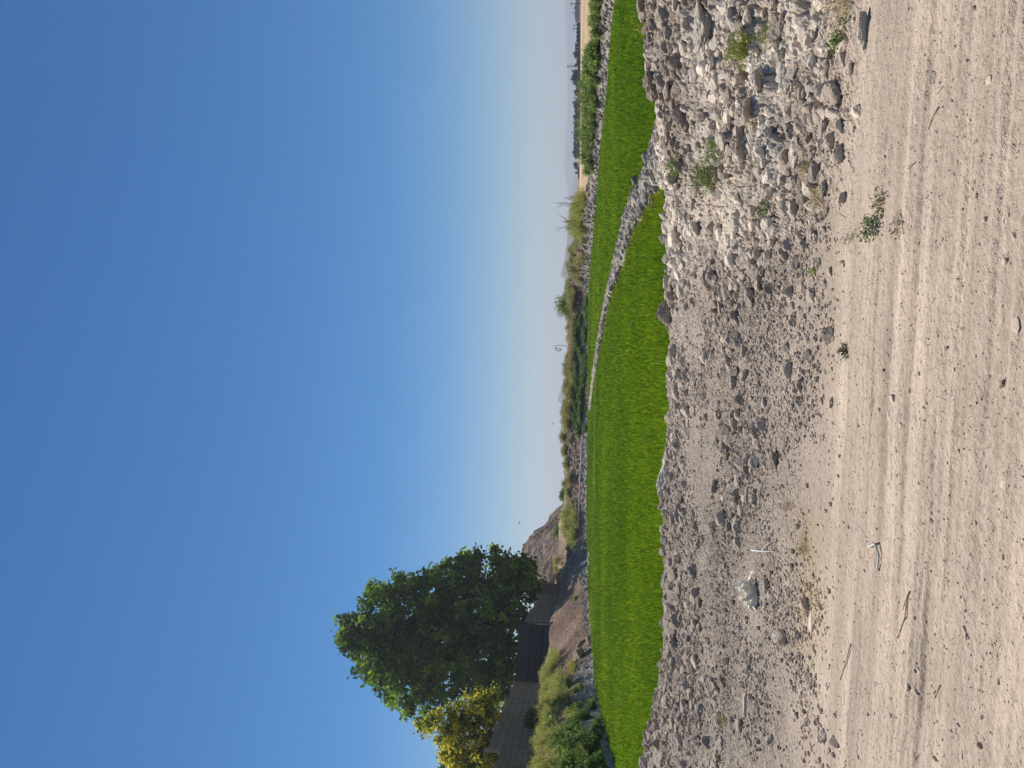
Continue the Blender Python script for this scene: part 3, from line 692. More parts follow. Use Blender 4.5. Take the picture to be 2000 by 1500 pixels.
# ------------------------------------------------------------------ trees
def crown(name, blobs, Yc, dep, nclus, nleaf, lsize, cols, seed, parent, m, crad=.55, yellow=None):
    q = np.random.default_rng(seed); C_ = []; cols = np.array(cols)
    for (px, py, rp) in blobs:
        Rm = rp/FOC*Yc
        k = max(6, int(nclus*(rp/60)**2))
        yo = q.uniform(-dep, dep)*max(0, 1-rp/90)*.6
        c0 = at(px, py, Yc+yo)
        d = q.normal(size=(k, 3)); d /= np.linalg.norm(d, axis=1)[:, None]
        rr = Rm*(q.uniform(.25, 1, k)**.55); P = d*rr[:, None]; P[:, 1] *= min(1.6, dep/ max(Rm, .1)); C_.append(P+np.array(c0))
    C_ = np.concatenate(C_); n = len(C_)
    cb = cols[q.integers(len(cols), size=n)]*q.uniform(.75, 1.3, n)[:, None]
    if yellow is not None:
        pj, _ = project(C_[:, 0], C_[:, 1], C_[:, 2]); isy = q.random(n) < yellow
        yc = np.array([(.85, .70, .07), (.72, .66, .08), (.52, .54, .07)]); cb = np.where(isy[:, None], yc[q.integers(3, size=n)]*q.uniform(.8, 1.15, n)[:, None], cb)
    P = np.repeat(C_, nleaf, 0); P = P+q.normal(0, crad, P.shape)*np.array([1, 1, .8]); N_ = len(P)
    d = q.normal(size=(N_, 3)); d[:, 2] -= .3; d /= np.linalg.norm(d, axis=1)[:, None]
    s = np.cross(d, q.normal(size=(N_, 3))); s /= np.linalg.norm(s, axis=1)[:, None]
    l = (lsize*q.uniform(.6, 1.3, N_))[:, None]; wv = .34
    V = np.stack([P, P+d*l*.45+s*l*wv, P+d*l, P+d*l*.45-s*l*wv], 1).reshape(-1, 3)
    c = np.repeat(cb, nleaf, 0)*q.uniform(.75, 1.3, N_)[:, None]
    i4 = np.arange(N_)[:, None]*4+np.array([[0, 1, 2, 3]])
    return build(name, V, i4, None, m, parent, np.repeat(c, 4, 0)), C_
def limbs(root, base_p, tips, r0, name='trunk', mat_=None):
    b = MB(); base_p = Vector(base_p)
    top = base_p+Vector((0, 0, max(2.5, .38*(max(t[2] for t in tips)-base_p.z))))
    b.tube([base_p+Vector((0, 0, -.6)), base_p+Vector((.1, 0, 1)), top], [r0*1.25, r0, r0*.75], 10)
    for t in tips:
        t = Vector(t); st = base_p.lerp(top, random.uniform(.6, 1)); mid = st.lerp(t, .45)+Vector((random.uniform(-.6, .6), random.uniform(-.6, .6), random.uniform(0, .9)))
        b.tube([st, mid, t], [r0*.42, r0*.22, r0*.05], 6)
    return b.build(name, mat_ or M['bark'], root, True)
def to_local(obs, root):
    for o in obs:
        o.location = -Vector(root.location)
BIG = [(700, 1235, 40), (742, 1195, 46), (745, 1270, 62), (790, 1185, 55), (800, 1280, 72), (795, 1350, 38), (850, 1150, 48), (865, 1235, 78), (865, 1315, 62), (915, 1115, 36), (935, 1195, 78), (935, 1285, 70), (985, 1110, 32), (995, 1165, 50), (1000, 1240, 50), (1022, 1115, 28), (975, 1340, 36), (680, 1245, 24), (965, 1073, 9), (898, 1088, 14), (935, 1084, 10), (1040, 1150, 20), (720, 1300, 22), (832, 1385, 12), (760, 1355, 16), (800, 1385, 8), (672, 1215, 14), (725, 1155, 14), (775, 1132, 10), (870, 1103, 12), (950, 1355, 30), (1000, 1310, 26)]
t0 = at(1085, 1262, 132); root = empty('broadleaf_tree', t0)
cr_, cl = crown('crown', BIG, 132, 10, 125, 26, .82, ((.06, .125, .010), (.11, .20, .015), (.035, .08, .006), (.22, .33, .025), (.14, .24, .02)), 5, root, M['leaf'], .48)
tr = limbs(root, t0, [tuple(at(x, y, 132)) for x, y, r_ in BIG[:17]], .55)
to_local([cr_, tr], root)
tag(root, 'huge dark green broadleaf tree rising behind the compound wall', 'tree')
YEL = [(832, 1420, 17), (862, 1408, 22), (905, 1392, 32), (945, 1378, 30), (950, 1420, 34), (900, 1435, 34), (885, 1465, 28), (905, 1490, 36), (945, 1480, 36), (962, 1352, 10), (930, 1520, 40), (985, 1440, 20), (815, 1413, 8), (870, 1440, 18)]
t0 = at(1060, 1455, 66); root = empty('yellowing_tree', t0)
cr_, cl = crown('crown', YEL, 66, 2.8, 300, 26, .25, ((.09, .13, .02), (.13, .17, .03), (.06, .10, .02)), 6, root, M['leaf'], .20, yellow=.62)
tr = limbs(root, t0, [tuple(at(x, y, 66)) for x, y, r_ in YEL[:12]]+[tuple(at(random.uniform(900, 970), random.uniform(1395, 1480), 66)) for _ in range(14)], .2, mat_=M['grey_twig'])
to_local([cr_, tr], root)
tag(root, 'smaller tree with yellowing leaves behind the wall beside the huge dark tree', 'tree')
t0 = at(1050, 1530, 72); root = empty('broadleaf_tree', t0)
cr_, cl = crown('crown', [(872, 1492, 16), (890, 1515, 26), (930, 1540, 34), (960, 1520, 30)], 72, 2.5, 150, 26, .30, ((.04, .09, .02), (.06, .12, .025)), 8, root, M['leaf'], .35)
tr = limbs(root, t0, [tuple(at(895, 1510, 72)), tuple(at(940, 1535, 72))], .2)
to_local([cr_, tr], root)
tag(root, 'small green tree at the frame edge half hidden by the yellowing tree', 'tree')

# ------------------------------------------------------------------ compound wall
wroot = empty('compound_wall', (0, 0, 0))
tag(wroot, 'long dark grey block wall with concrete posts running below the trees', 'wall')
WP = [(1620, 34, 937, 1035), (1500, 47, 969, 1047), (1470, 52, 976, 1052), (1469.5, 52.1, 951, 1052), (1428, 60, 966, 1056), (1397, 69, 979, 1060), (1368, 80, 990, 1063), (1347, 93, 1000, 1066), (1335, 101, 1006, 1068), (1218, 106, 1012, 1080)]
def wallseg(a, b, m, name='wall_bay', courses=7, th=.22):
    tone = (.055, .055, .06) if m is M['shadebay'] else (.30, .19, .15) if m is M['pinkwall'] else (.21, .165, .13)  # near-black first tone holds the painted shade of the turned bay
    p0 = at(a[2], a[0], a[1]); p1 = at(b[2], b[0], b[1]); q0 = at(a[3]+6, a[0], a[1]); q1 = at(b[3]+6, b[0], b[1])
    q0 = Vector((p0.x, p0.y, q0.z)); q1 = Vector((p1.x, p1.y, q1.z)); d = Vector((p1.x-p0.x, p1.y-p0.y, 0)); L = d.length; d.normalize(); nv = Vector((-d.y, d.x, 0))
    if nv.y > 0: nv = -nv                              # towards the viewer
    b_ = MB(); r = random.Random(int(a[0]))
    n = courses
    for i in range(n):
        t0_, t1_ = i/n, (i+1)/n-.09/n; cv = np.array(tone)*r.uniform(.88, 1.12)
        off = r.uniform(-.004, .004)
        c = [q0.lerp(p0, t0_), q1.lerp(p1, t0_), q1.lerp(p1, t1_), q0.lerp(p0, t1_)]
        c = [Vector((v.x, v.y, v.z)) for v in c]
        f = [v+nv*(.025+off) for v in c]; bk = [v-nv*th for v in c]
        nn = 6
        b_.add([tuple(v) for v in f+bk], [[0, 1, 2, 3], [7, 6, 5, 4], [3, 2, 6, 7], [0, 4, 5, 1], [0, 3, 7, 4], [1, 5, 6, 2]], col=cv)
    # joints behind the courses
    c = [q0, q1, p1, p0]; f = [v-nv*.0 for v in c]; bk = [v-nv*(th-.02) for v in c]
    b_.add([tuple(v+Vector((0, 0, -.03))) for v in f+bk], [[0, 1, 2, 3], [7, 6, 5, 4], [3, 2, 6, 7], [0, 4, 5, 1], [0, 3, 7, 4], [1, 5, 6, 2]], col=np.array(tone)*.45)
    o = b_.build(name, m, wroot)
    return o
def post(a, m=None, w_=.28, hx=0):
    p = at(a[2]-3, a[0], a[1]); q = at(a[3]+8, a[0], a[1]); b_ = MB()
    h = p.z-q.z; x_ = p.x+.16; b_.box(x_, p.y-.05, (p.z+q.z)/2, w_+.1, w_+.2, h, .4); b_.box(x_, p.y-.05, p.z+.03, w_+.16, w_+.26, .06, .4)
    return b_.build('post', m or M['post'], wroot)
for i in range(len(WP)-1):
    if abs(WP[i][0]-WP[i+1][0]) < 2: continue
    o = wallseg(WP[i], WP[i+1], M['shadebay'] if i == len(WP)-2 else M['concrete'], courses=(3 if i == len(WP)-2 else 7))
    if i == len(WP)-2: o['label'] = 'smooth wall bay facing the field, its shade painted nearly black'
for a in WP[1:2]+WP[3:9]: post(a, w_=.16)
WC = [(1217, 108, 1024, 1078), (1200, 115, 1031, 1080), (1182, 123, 1046, 1082), (1168, 129, 1052, 1083)]
for i in range(3):
    wallseg(WC[i], WC[i+1], M['concrete'], courses=5)
post((1165, 130, 1051, 1080), w_=.5)
o = wallseg((1162, 130.5, 1056, 1084), (1139, 131, 1056, 1086), M['pinkwall'], courses=3); o['label'] = 'short pinkish plastered end bay'
# rusty lattice frame on the step of the wall
b_ = MB(); p0 = at(952, 1470, 52); p1 = at(978, 1471, 52)
for k in range(2): b_.tube([p0+Vector((k*.25, 0, 0)), Vector((p0.x+k*.25, p0.y, p1.z))], .02, 5)
for t in np.linspace(0, 1, 8): z = p0.z+(p1.z-p0.z)*t; b_.tube([Vector((p0.x, p0.y, z)), Vector((p0.x+.25, p0.y, z-.08))], .015, 5)
b_.build('ladder_frame', M['metal'], wroot)

# ------------------------------------------------------------------ rocky hill
hy = np.linspace(955, 1420, 360); top = np.interp(hy, [955, 985, 1002, 1023, 1037, 1055, 1079, 1100, 1150, 1220, 1420], [1112, 1098, 1078, 1062, 1042, 1030, 1022, 1021, 1034, 1050, 1062])
bot = np.interp(hy, [955, 1420], [1102, 1092]); Y0, Y1 = 150., 190.
vv = np.linspace(0, 1, 150); AH = (750-hy)/FOC
YH = Y0+(Y1-Y0)*np.concatenate([vv, 1+.5*vv[1:60]])[:, None]*np.ones((1, 360)); XH = YH*AH[None]
ztop = EYE+(1120-top)/FOC*Y1; z0 = EYE+(1120-bot)/FOC*Y0-1.5
tt = np.concatenate([vv, 1-.9*vv[1:60]])[:, None]
ZH = z0[None]+(ztop-z0)[None]*(tt**.8)
rid_ = np.abs(fbm((XH*.17+YH*.15), (XH*.03-YH*.012), 901, 4))*2.2; ri2 = np.abs(fbm(XH*.5+YH*.4, XH*.08-YH*.05, 905, 3))*2.2
env = np.clip(tt*4, 0, 1)*np.clip((ztop-z0)/6, 0, 1)[None]
ZH = ZH+env*(-6.0*rid_*(1-tt*.6)-2.2*ri2+.9*fbm(XH*.5, YH*.5, 902, 4)+.8)
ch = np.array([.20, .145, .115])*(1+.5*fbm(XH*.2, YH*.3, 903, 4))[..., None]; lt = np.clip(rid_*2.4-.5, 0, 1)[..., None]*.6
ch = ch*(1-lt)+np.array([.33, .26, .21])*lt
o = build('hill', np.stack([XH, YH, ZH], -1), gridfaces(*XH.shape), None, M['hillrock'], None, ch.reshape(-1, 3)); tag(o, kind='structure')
PM['bushl'] = PM['dark0']
def hb(px, py, Y, h, lab):
    p = at(px, py, Y); s = h/FOC*Y/1.1; tag(inst('bush', PM['dark0'], (p.x, p.y, p.z-.2), (0, 0, 1), (s*1.1, s*1.1, s)), lab, 'bush')
hb(1105, 968, 140, 17, 'round dark bush alone on the skyline at the foot of the hill')
hb(1094, 1040, 152, 16, 'dark bush at the base of the rocky hill')

# ------------------------------------------------------------------ mountains
def mountain(name, Y, pts, seed, depth=.12):
    ys = np.array([p[0] for p in pts], float); xs = np.array([p[1] for p in pts], float); o_ = np.argsort(ys); ys = ys[o_]; xs = xs[o_]
    py = np.linspace(ys[0], ys[-1], 260); px = np.interp(py, ys, xs)+1.2*fbm(py*.06, py*0, seed, 4)*np.clip((1124-np.interp(py, ys, xs))/10, 0, 1)
    zt = np.maximum(EYE+(1128-.0077*py-px)/FOC*Y, -8); v = np.linspace(0, 1, 40)
    YM = Y*(1-depth)+Y*depth*np.concatenate([v, 1+v[1:]])[:, None]*np.ones((1, 260)); XM = YM*((750-py)/FOC)[None]
    t = np.concatenate([v, 1-v[1:]])[:, None]
    ZM = -5+(zt+5)[None]*t+np.sin(t*np.pi)*zt[None]*.5*fbm(XM*8/Y*6, YM*8/Y*6, seed+1, 4)
    o = build(name, np.stack([XM, YM, ZM], -1), gridfaces(*XM.shape), None, M['mount'], None, None, True); tag(o, kind='structure')
mountain('mountains', 2700, [(575, 1124), (560, 1113), (548, 1106), (537, 1096), (520, 1100), (500, 1104), (480, 1107), (440, 1110), (425, 1123)], 11)
mountain('mountains', 3900, [(440, 1106), (425, 1112), (400, 1116), (360, 1118), (330, 1126)], 15)
mountain('mountains', 2900, [(820, 1122), (800, 1112), (783, 1090), (770, 1092), (755, 1097), (740, 1106), (725, 1120)], 12)
mountain('mountains', 6800, [(420, 1124), (380, 1110), (330, 1102), (280, 1105), (200, 1109), (120, 1108), (50, 1106), (-60, 1100), (-300, 1104), (-500, 1124)], 13, .05)

# ------------------------------------------------------------------ far plain: houses, trees, poles
HZ = lambda py: 1128-.0077*py
def gp(py, Y):
    d = ray(1100, py); x = d[0]*Y; return Vector((x, Y, bz(x, Y)))
def house(py0, py1, Y, hpx, mw, label, cat='building', roofm=None, doors=1, name='building', depth=8, ov=.3):
    a = gp(py0, Y); b = gp(py1, Y); w_ = abs(a.x-b.x); h = hpx/FOC*Y; r = empty(name, ((a.x+b.x)/2, Y+depth/2, 0))
    m = MB(); m.box(0, 0, h/2-.2, w_, depth, h+.4); m.build('wall', mw, r)
    m = MB(); m.box(0, 0, h+.14, w_+ov, depth+ov, .25); m.build('roof', roofm or M['roof'], r)
    for k in range(doors):
        m = MB(); xx = -w_/2+w_*(k+.5)/doors; m.box(xx, -depth/2-.03, 1.05, min(1.2, w_*.25), .06, 2.1); m.build('door' if k == 0 else 'window', M['door'], r)
    return tag(r, label, cat)
house(85, 92, 400, 9, M['bldgrey'], 'brownish half of the small flat roofed house on the plain', doors=1)
house(92.6, 100, 396, 8.5, M['bld'], 'pale half of the small flat roofed house on the plain', doors=1, depth=10)  # paler plaster than the brownish half
house(45, 84, 420, 5, M['brownbrick'], 'long low dark brown farm building right of the small house', doors=5, name='farm_building')
house(-20, 44, 600, 7, M['bld'], 'very long pale wall at the far right edge of the plain', cat='wall', name='long_wall', doors=0, depth=1)
house(146, 168, 520, 3.6, M['bldgrey'], 'low grey shed with a pale roof under the cluster of far trees', doors=3, roofm=M['whiteroof'], name='shed')
house(203, 222, 460, 3.0, M['bldgrey'], 'low shed with a white roof between far trees', doors=2, roofm=M['whiteroof'], name='shed')
house(262, 300, 430, 3.2, M['bldgrey'], 'long white roofed shed left of the far poles', doors=3, roofm=M['whiteroof'], name='shed')
house(325, 342, 380, 3.0, M['brownbrick'], 'dark low hut beside the lone round tree on the plain', doors=2, roofm=M['whiteroof'], name='hut')
def boundary(py0, py1, Y, h, label):
    a = gp(py0, Y); b = gp(py1, Y); r = MB(); n = max(2, int(abs(a.x-b.x)/6))
    for i in range(n):
        x = a.x+(b.x-a.x)*(i+.5)/n; r.box(x, Y, h/2, abs(a.x-b.x)/n-.05, .3, h*(1+.1*random.uniform(-1, 1)))
    tag(r.build('boundary_wall', M['brownbrick']), label, 'wall')
boundary(100, 310, 360, 1.25, 'low dark mud wall running along the far end of the straw field')
tree_me = []
def fartree_meshes():
    for k in range(4):
        r = random.Random(k); root = empty('t')
        b = MB(); b.tube([(0, 0, -.3), (0, 0, .45)], [.06, .04], 6); tk = b.build('trunk', M['bark'])
        q = np.random.default_rng(300+k); n = 900
        cen = np.array([[r.uniform(-.28, .28), r.uniform(-.28, .28), r.uniform(.32, .85)] for _ in range(9)])
        P = cen[q.integers(9, size=n)]+q.normal(0, .10, (n, 3)); d = q.normal(size=(n, 3)); d /= np.linalg.norm(d, axis=1)[:, None]; s = np.cross(d, q.normal(size=(n, 3))); s /= np.linalg.norm(s, axis=1)[:, None]
        l = .10; V = np.stack([P-d*l/2, P+s*l*.35, P+d*l/2, P-s*l*.35], 1).reshape(-1, 3)
        c = np.array([.035, .065, .03])*q.uniform(.6, 1.4, n)[:, None]
        cr = build('crown', V, np.arange(n)[:, None]*4+np.array([[0, 1, 2, 3]]), None, M['leaf'], None, np.repeat(c, 4, 0))
        tree_me.append((tk.data, cr.data)); bpy.data.objects.remove(tk); bpy.data.objects.remove(cr); bpy.data.objects.remove(root)
fartree_meshes()
def fartree(py, Y, hpx, lab, grp=None, k=0, wide=1.0, z=None):
    p = gp(py, Y)
    if z is not None: p.z = z
    s = hpx/FOC*Y; r = empty('tree', p, k*1.3); r.scale = (s*wide, s*wide, s)
    inst('trunk', tree_me[k % 4][0], parent=r); inst('crown', tree_me[k % 4][1], parent=r)
    tag(r, lab, 'tree', grp)
fartree(107, 395, 14, 'round dark tree beside the small flat roofed house', k=1, wide=1.0)
fartree(322, 385, 13, 'lone round dark tree at the left of the far tree line', k=2, wide=1.0)
for i, (py, h, Y) in enumerate(((128, 8, 450), (141, 12, 470), (146, 10, 480), (151, 13, 470), (155, 14, 470), (159, 12, 475), (163, 9, 480), (180, 8, 480), (185, 7, 480))):
    fartree(py, Y, h+3, 'dark tree of the cluster left of the house on the plain', 'tree cluster on the plain', k=i, wide=.75)
for i, py in enumerate(np.linspace(198, 308, 24)):
    fartree(py+random.uniform(-2, 2), 480+random.uniform(-20, 30), random.uniform(7, 13), 'small dark tree in the far row behind the white roofed sheds', 'far row of trees', k=i, wide=1.2)
for i, py in enumerate((14, 20, 26, 33)):
    fartree(py, 640, random.uniform(8, 10), 'tiny tree behind the pale wall at the far right', 'trees behind the pale wall', k=i, wide=1.2)
for i, py in enumerate((58, 64, 78, 118, 124, 172)):
    fartree(py, 430, random.uniform(6, 8), 'small bushy tree by the far farm buildings', 'trees by the farm buildings', k=i, wide=1.3)
def pole(py, Y, topx, lab, arm=True, name='utility_pole', grp=None):
    p = gp(py, Y); zt = at(topx, py, Y).z; r = empty(name, p)
    b = MB(); b.tube([(0, 0, -.5), (0, 0, zt-p.z)], [.22, .14], 6); b.build('pole', M['metal'], r)
    if arm:
        b = MB(); b.box(0, 0, zt-p.z-.5, 2.0, .12, .12); b.box(0, 0, zt-p.z-1.1, 1.5, .12, .12); b.build('crossarm', M['metal'], r)
    tag(r, lab, 'pole', grp)
pole(8, 350, 1113, 'tallest straight utility pole at the far right')
pole(50, 390, 1119, 'right pole of the close pair above the brown farm building')
pole(57, 390, 1118, 'left pole of the close pair above the brown farm building')
pole(192, 360, 1119, 'utility pole at the right end of the tall weeds')
pole(240, 420, 1122, 'thin pole in the middle of the far tree row')
pole(259, 400, 1115, 'taller thin pole left in the far tree row')
pole(286, 430, 1121, 'short thin pole near the left end of the far tree row')
pole(26, 500, 1118, 'thin faint pole second from the far right')
# lattice mast
p = gp(130, 600); zt = at(1107, 130, 600).z; r = empty('lattice_mast', p); b = MB(); H_ = zt-p.z
for sx, sy in ((-1, -1), (1, -1), (1, 1), (-1, 1)): b.tube([(sx*1.0, sy*1.0, 0), (sx*.2, sy*.2, H_)], .09, 4)
for t in np.linspace(0, .95, 9):
    w_ = 1.0-.8*t; z = H_*t; w2 = 1-.8*(t+.1)
    for sx in (-1, 1): b.tube([(sx*w_, -w_, z), (-sx*w2, -w2, z+H_*.1)], .06, 4)
b.build('frame', M['metal'], r); b = MB()
for z, l in ((.6, 3.0), (.78, 2.6), (.95, 2.0)): b.box(0, 0, H_*z, l*2, .15, .15)
b.build('crossarm', M['metal'], r); tag(r, 'faint lattice power mast right of the far tree cluster', 'mast')

# ------------------------------------------------------------------ things on the far bank
# small red bordered flag
Yf = 127; p = at(1112, 677, Yf); r = empty('flag', p); b = MB(); t_ = at(1079, 676, Yf)-p; m_ = at(1095, 674.5, Yf)-p
b.tube([(0, 0, -.6), tuple(m_), tuple(t_)], [.05, .04, .025], 6); b.build('pole', M['wood'], r)
pts = [at(x, y, Yf)-p for x, y in ((1084, 678), (1090, 680), (1095, 681), (1097, 683), (1092, 686.5), (1087, 685), (1084.5, 681), (1083.5, 678))]
b = MB(); V = []; cen = at(1090.5, 683, Yf)-p
for i, q in enumerate(pts):
    V.append(tuple(q+Vector((0, .12*math.sin(i*1.7), 0)))); V.append(tuple(q.lerp(cen, .34)+Vector((0, .12*math.sin(i*1.7+.5), 0))))
Q = [[2*i, 2*i+2, 2*i+3, 2*i+1] for i in range(len(pts)-1)]
b.add(V, Q); fo = b.build('red_border', M['red'], r); sm = fo.modifiers.new('thick', 'SOLIDIFY'); sm.thickness = .02
tag(r, 'small limp red bordered flag on a thin crooked pole on the far bank', 'flag')
# bare branches over the right thicket
def bare(py, Y, topx, seed, lab, pyt):
    q = random.Random(seed); p = gp(py, Y); r = empty('bare_branch', p); b = MB(); t_ = at(topx, pyt, Y)-p
    def br(a, d, L, rad, dep):
        e = a+d*L; mid = a.lerp(e, .5)+Vector((q.uniform(-.06, .06)*L, 0, q.uniform(-.06, .06)*L)); b.tube([a, mid, e], [rad, rad*.8, rad*.5], 5)
        if dep:
            for k in range(3):
                s = a.lerp(e, q.uniform(.35, 1)); nd = (d+Vector((q.uniform(-.9, .9), q.uniform(-.5, .5), q.uniform(-.1, .5)))).normalized(); br(s, nd, L*q.uniform(.35, .6), rad*.55, dep-1)
    br(Vector((0, 0, 0)), t_.normalized(), t_.length, .045, 2)
    b.build('stem', M['wood'], r); tag(r, lab, 'branch')
bare(398, 82, 1103, 1, 'right leafless grey branch fan above the thicket', 396)
bare(392, 83, 1113, 4, 'shortest leafless branch leaning right of the thicket', 382)
bare(436, 84, 1098, 2, 'left leafless branch sticking up out of the thicket', 433)
# white pipe
pp = [(1141, 815, 120.5), (1137, 850, 120.4), (1135, 900, 120.5), (1133, 940, 120.6), (1131, 985, 120.6), (1130, 1010, 120.0), (1129, 1033, 119.4)]
P = [at(x, y, Y) for x, y, Y in pp]; r = empty('irrigation_pipe', P[0]); b = MB(); b.tube([tuple(q-P[0]) for q in P], .11, 8); b.build('pipe', M['pipe'], r)
b = MB()
for i in range(1, len(P)):
    q = P[i]; g = bz(q.x, q.y); b.box(q.x-P[0].x, q.y-P[0].y, (q.z+g)/2-P[0].z-.1, .25, .3, max(.1, q.z-g)+.1)
b.build('support_block', M['post'], r); tag(r, 'long thin white pipe along the foot of the far bank', 'pipe')
# rocks on the far bank
for (px, py, Y, s, lab) in ((1108, 1281, 80, .9, 'large pale rock between the brown mound and the shrubs'), (1122, 1253, 82, .5, 'small whitish rock low on the bank at the mound'), (1107, 1068, 116, .9, 'pale boulder below the dark hollow under the hill'), (1104, 1258, 84, .6, 'dark rock at the top of the mound beside the wall')):
    q = at(px, py, Y); q.z = bz(q.x, Y)+s*.15; o = inst('rock', rock_mesh('lump', int(py) % 13), q, (0, 0, py), (s*1.3, s, s)); tag(o, lab, 'rock')
q = at(1156, 1093, 95); q.z = -.38; o = inst('mud_heap', rock_mesh('slab', 4), q, (0, 0, .2), (1.0, .7, .45)); tag(o, 'small dark mud heap alone among the rice at the far left', 'mud heap')
q = at(1149, 724, 100); q.z = -.3; o = inst('clod', rock_mesh('lump', 5), q, (0, 0, .2), (.25, .25, .3)); tag(o, 'lone black clod in the rice near the far end of the bund', 'clod')
# birds
for (px, py, Y, lab) in ((1015, 1021, 110, 'tiny dark bird flying above the rocky hill'), (1081, 827, 130, 'tiny dark bird low over the middle of the far bank')):
    p = at(px, py, Y); b = MB(); b.tube([(-.2, 0, 0), (0, 0, .02), (.22, 0, 0)], [.015, .06, .012], 6)
    b.add([(.05, 0, .03), (-.1, 0, .03), (-.08, .38, .12), (.0, .4, .13)], [[0, 1, 2, 3]]); b.add([(.05, 0, .03), (-.1, 0, .03), (-.08, -.38, .12), (.0, -.4, .13)], [[0, 1, 2, 3]])
    o = b.build('bird', M['bird']); o.location = p; o.rotation_euler = (0, 0, .4); tag(o, lab, 'bird')

# ------------------------------------------------------------------ foreground plants and litter
def fgplant(name, px, py, hpx, seed, lab, cat='weed', **kw):
    p = ground(px, py); s = hpx/FOC*dist(p)
    e, a, b_ = plantmesh(name, seed, parts=True, h=s, r=s*kw.pop('rr', .9), leaf=s*kw.pop('lf', .13), lw_stem=s*.008, **kw)
    e.location = p-Vector((0, 0, .01)); tag(e, lab, cat); return e
fgplant('weed', 1492, 92, 50, 1, 'yellow green feathery weed among the pale slabs at the right', n=90, per=12, cols=YG, lw=.22, rr=.75, lf=.11)
fgplant('weed', 1530, 68, 36, 2, 'smaller yellow green sprig right of the feathery weed', n=45, per=10, cols=YG+((.3, .28, .1),), lw=.22, rr=.7, lf=.13)
fgplant('weed', 1412, 345, 52, 3, 'green feathery weed, the bigger lower half of the pair in the rubble', n=100, per=14, cols=((.15, .23, .05), (.20, .28, .06), (.12, .18, .05)), lw=.22, rr=.8, lf=.10)
fgplant('weed', 1432, 290, 46, 4, 'green feathery weed, the taller upper half of the pair in the rubble', n=80, per=13, cols=((.17, .25, .05), (.22, .28, .08)), lw=.22, rr=.7, lf=.11)
fgplant('weed', 1348, 330, 34, 5, 'small dark leaved weed just behind the pair of green weeds', n=35, per=12, cols=DARKG+GREEN, lw=.45, rr=1, lf=.12)
fgplant('weed', 1655, 75, 30, 6, 'dark leaved weed beside the smooth pale boulder', n=30, per=9, cols=DARKG, lw=.5, rr=1.2, lf=.2)
fgplant('weed', 1520, 408, 26, 7, 'wilted dark weed in the rubble behind the leafy track weed', n=30, per=10, cols=DARKG+((.14, .13, .07),), lw=.45, rr=1.6, lf=.2)
fgplant('weed', 1722, 390, 19, 8, 'dark leafy weed on the track, the right one of three', n=22, per=6, cols=((.22, .24, .15), (.28, .27, .19), (.36, .31, .22)), lw=.6, rr=1.7, lf=.34)
fgplant('weed', 1708, 440, 24, 9, 'dark leafy weed on the track, the middle one with broad leaves', n=24, per=6, cols=((.15, .22, .10), (.22, .26, .15), (.30, .30, .2)), lw=.6, rr=1.4, lf=.36)
fgplant('weed', 1755, 440, 15, 10, 'dark leafy weed on the track, the nearest one of three', n=18, per=6, cols=((.22, .23, .15), (.28, .26, .18), (.36, .31, .22)), lw=.6, rr=2.0, lf=.34)
fgplant('weed', 1662, 465, 24, 11, 'pale withered weed just behind the three dark track weeds', n=30, per=7, cols=((.22, .23, .12), (.3, .28, .16)), lw=.25, rr=1.2, lf=.15)
fgplant('weed', 1255, 55, 34, 12, 'thin yellow green sprig hanging over the rice at the right', n=14, per=12, cols=YG, lw=.25, rr=1.2, lf=.16)
fgplant('weed', 1592, 530, 16, 13, 'tiny dark green seedling in the gravel', n=16, per=8, cols=GREEN, lw=.5, rr=1.0, lf=.25)
fgplant('weed', 1650, 688, 18, 14, 'tiny dark dead looking seedling on the track rim', n=18, per=8, cols=((.03, .04, .015), (.07, .07, .02)), lw=.5, rr=.9, lf=.3)
for i, (px, py, h, lab) in enumerate(((1672, -2, 46, 'thick straw tuft at the right beside the smooth pale boulder'), (1612, 385, 24, 'brown dead grass tuft on the rubble rim'), (1545, 990, 16, 'small straw tuft near the left end of the gravel heap'), (1580, 1070, 18, 'golden straw scatter between gravel and track'), (1600, 330, 22, 'brown dead grass between the mud slabs'), (1420, 1410, 16, 'short orange straw tuft in the left gravel'))):
    fgplant('dry_grass', px, py, h, 20+i, lab, 'dry grass', n=70, per=3, cols=DRY, lw=.10, rr=1.3, lf=.4, stemc=(.5, .4, .2))
# twigs: lists of photo points with a lift
def twig(pts, r_, m, lab, name='twig'):
    P = []
    r_ *= .7
    for x, y, l in pts: g = ground(x, y); P.append(g+Vector((0, 0, l*.4+r_)))
    e = P[0]; b = MB(); b.tube([tuple(q-e) for q in P], [r_*(1-.5*i/len(P)) for i in range(len(P))], 6); o = b.build(name, m, None, True); o.location = e; tag(o, lab, 'twig'); return o
twig([(1695, 1068, .015), (1712, 1062, .03), (1715, 1085, .015), (1712, 1115, .0)], .011, M['grey_twig'], 'thick bent stick beside the pale stones on the track')
twig([(1478, 1075, .05), (1500, 1077, .035), (1528, 1078, .0)], .012, M['grey_twig'], 'bleached straight stick behind the plastic bag')
twig([(1495, 1074, .02), (1508, 1066, .03), (1522, 1058, .02)], .007, M['grey_twig'], 'thin side stick touching the bleached stick')
twig([(1772, 1155, .0), (1764, 1175, .01), (1756, 1192, 0)], .006, M['twig'], 'short arm of the forked straw on the track')
twig([(1770, 1165, .0), (1764, 1205, .01), (1745, 1247, 0)], .006, M['twig'], 'long arm of the forked straw on the track')
twig([(1665, 1258, .0), (1656, 1290, .01), (1645, 1328, 0)], .006, M['twig'], 'long lone straw between gravel and track')
twig([(1832, 1338, .0), (1824, 1352, .006), (1818, 1364, 0)], .004, M['twig'], 'short straw on the left part of the track')
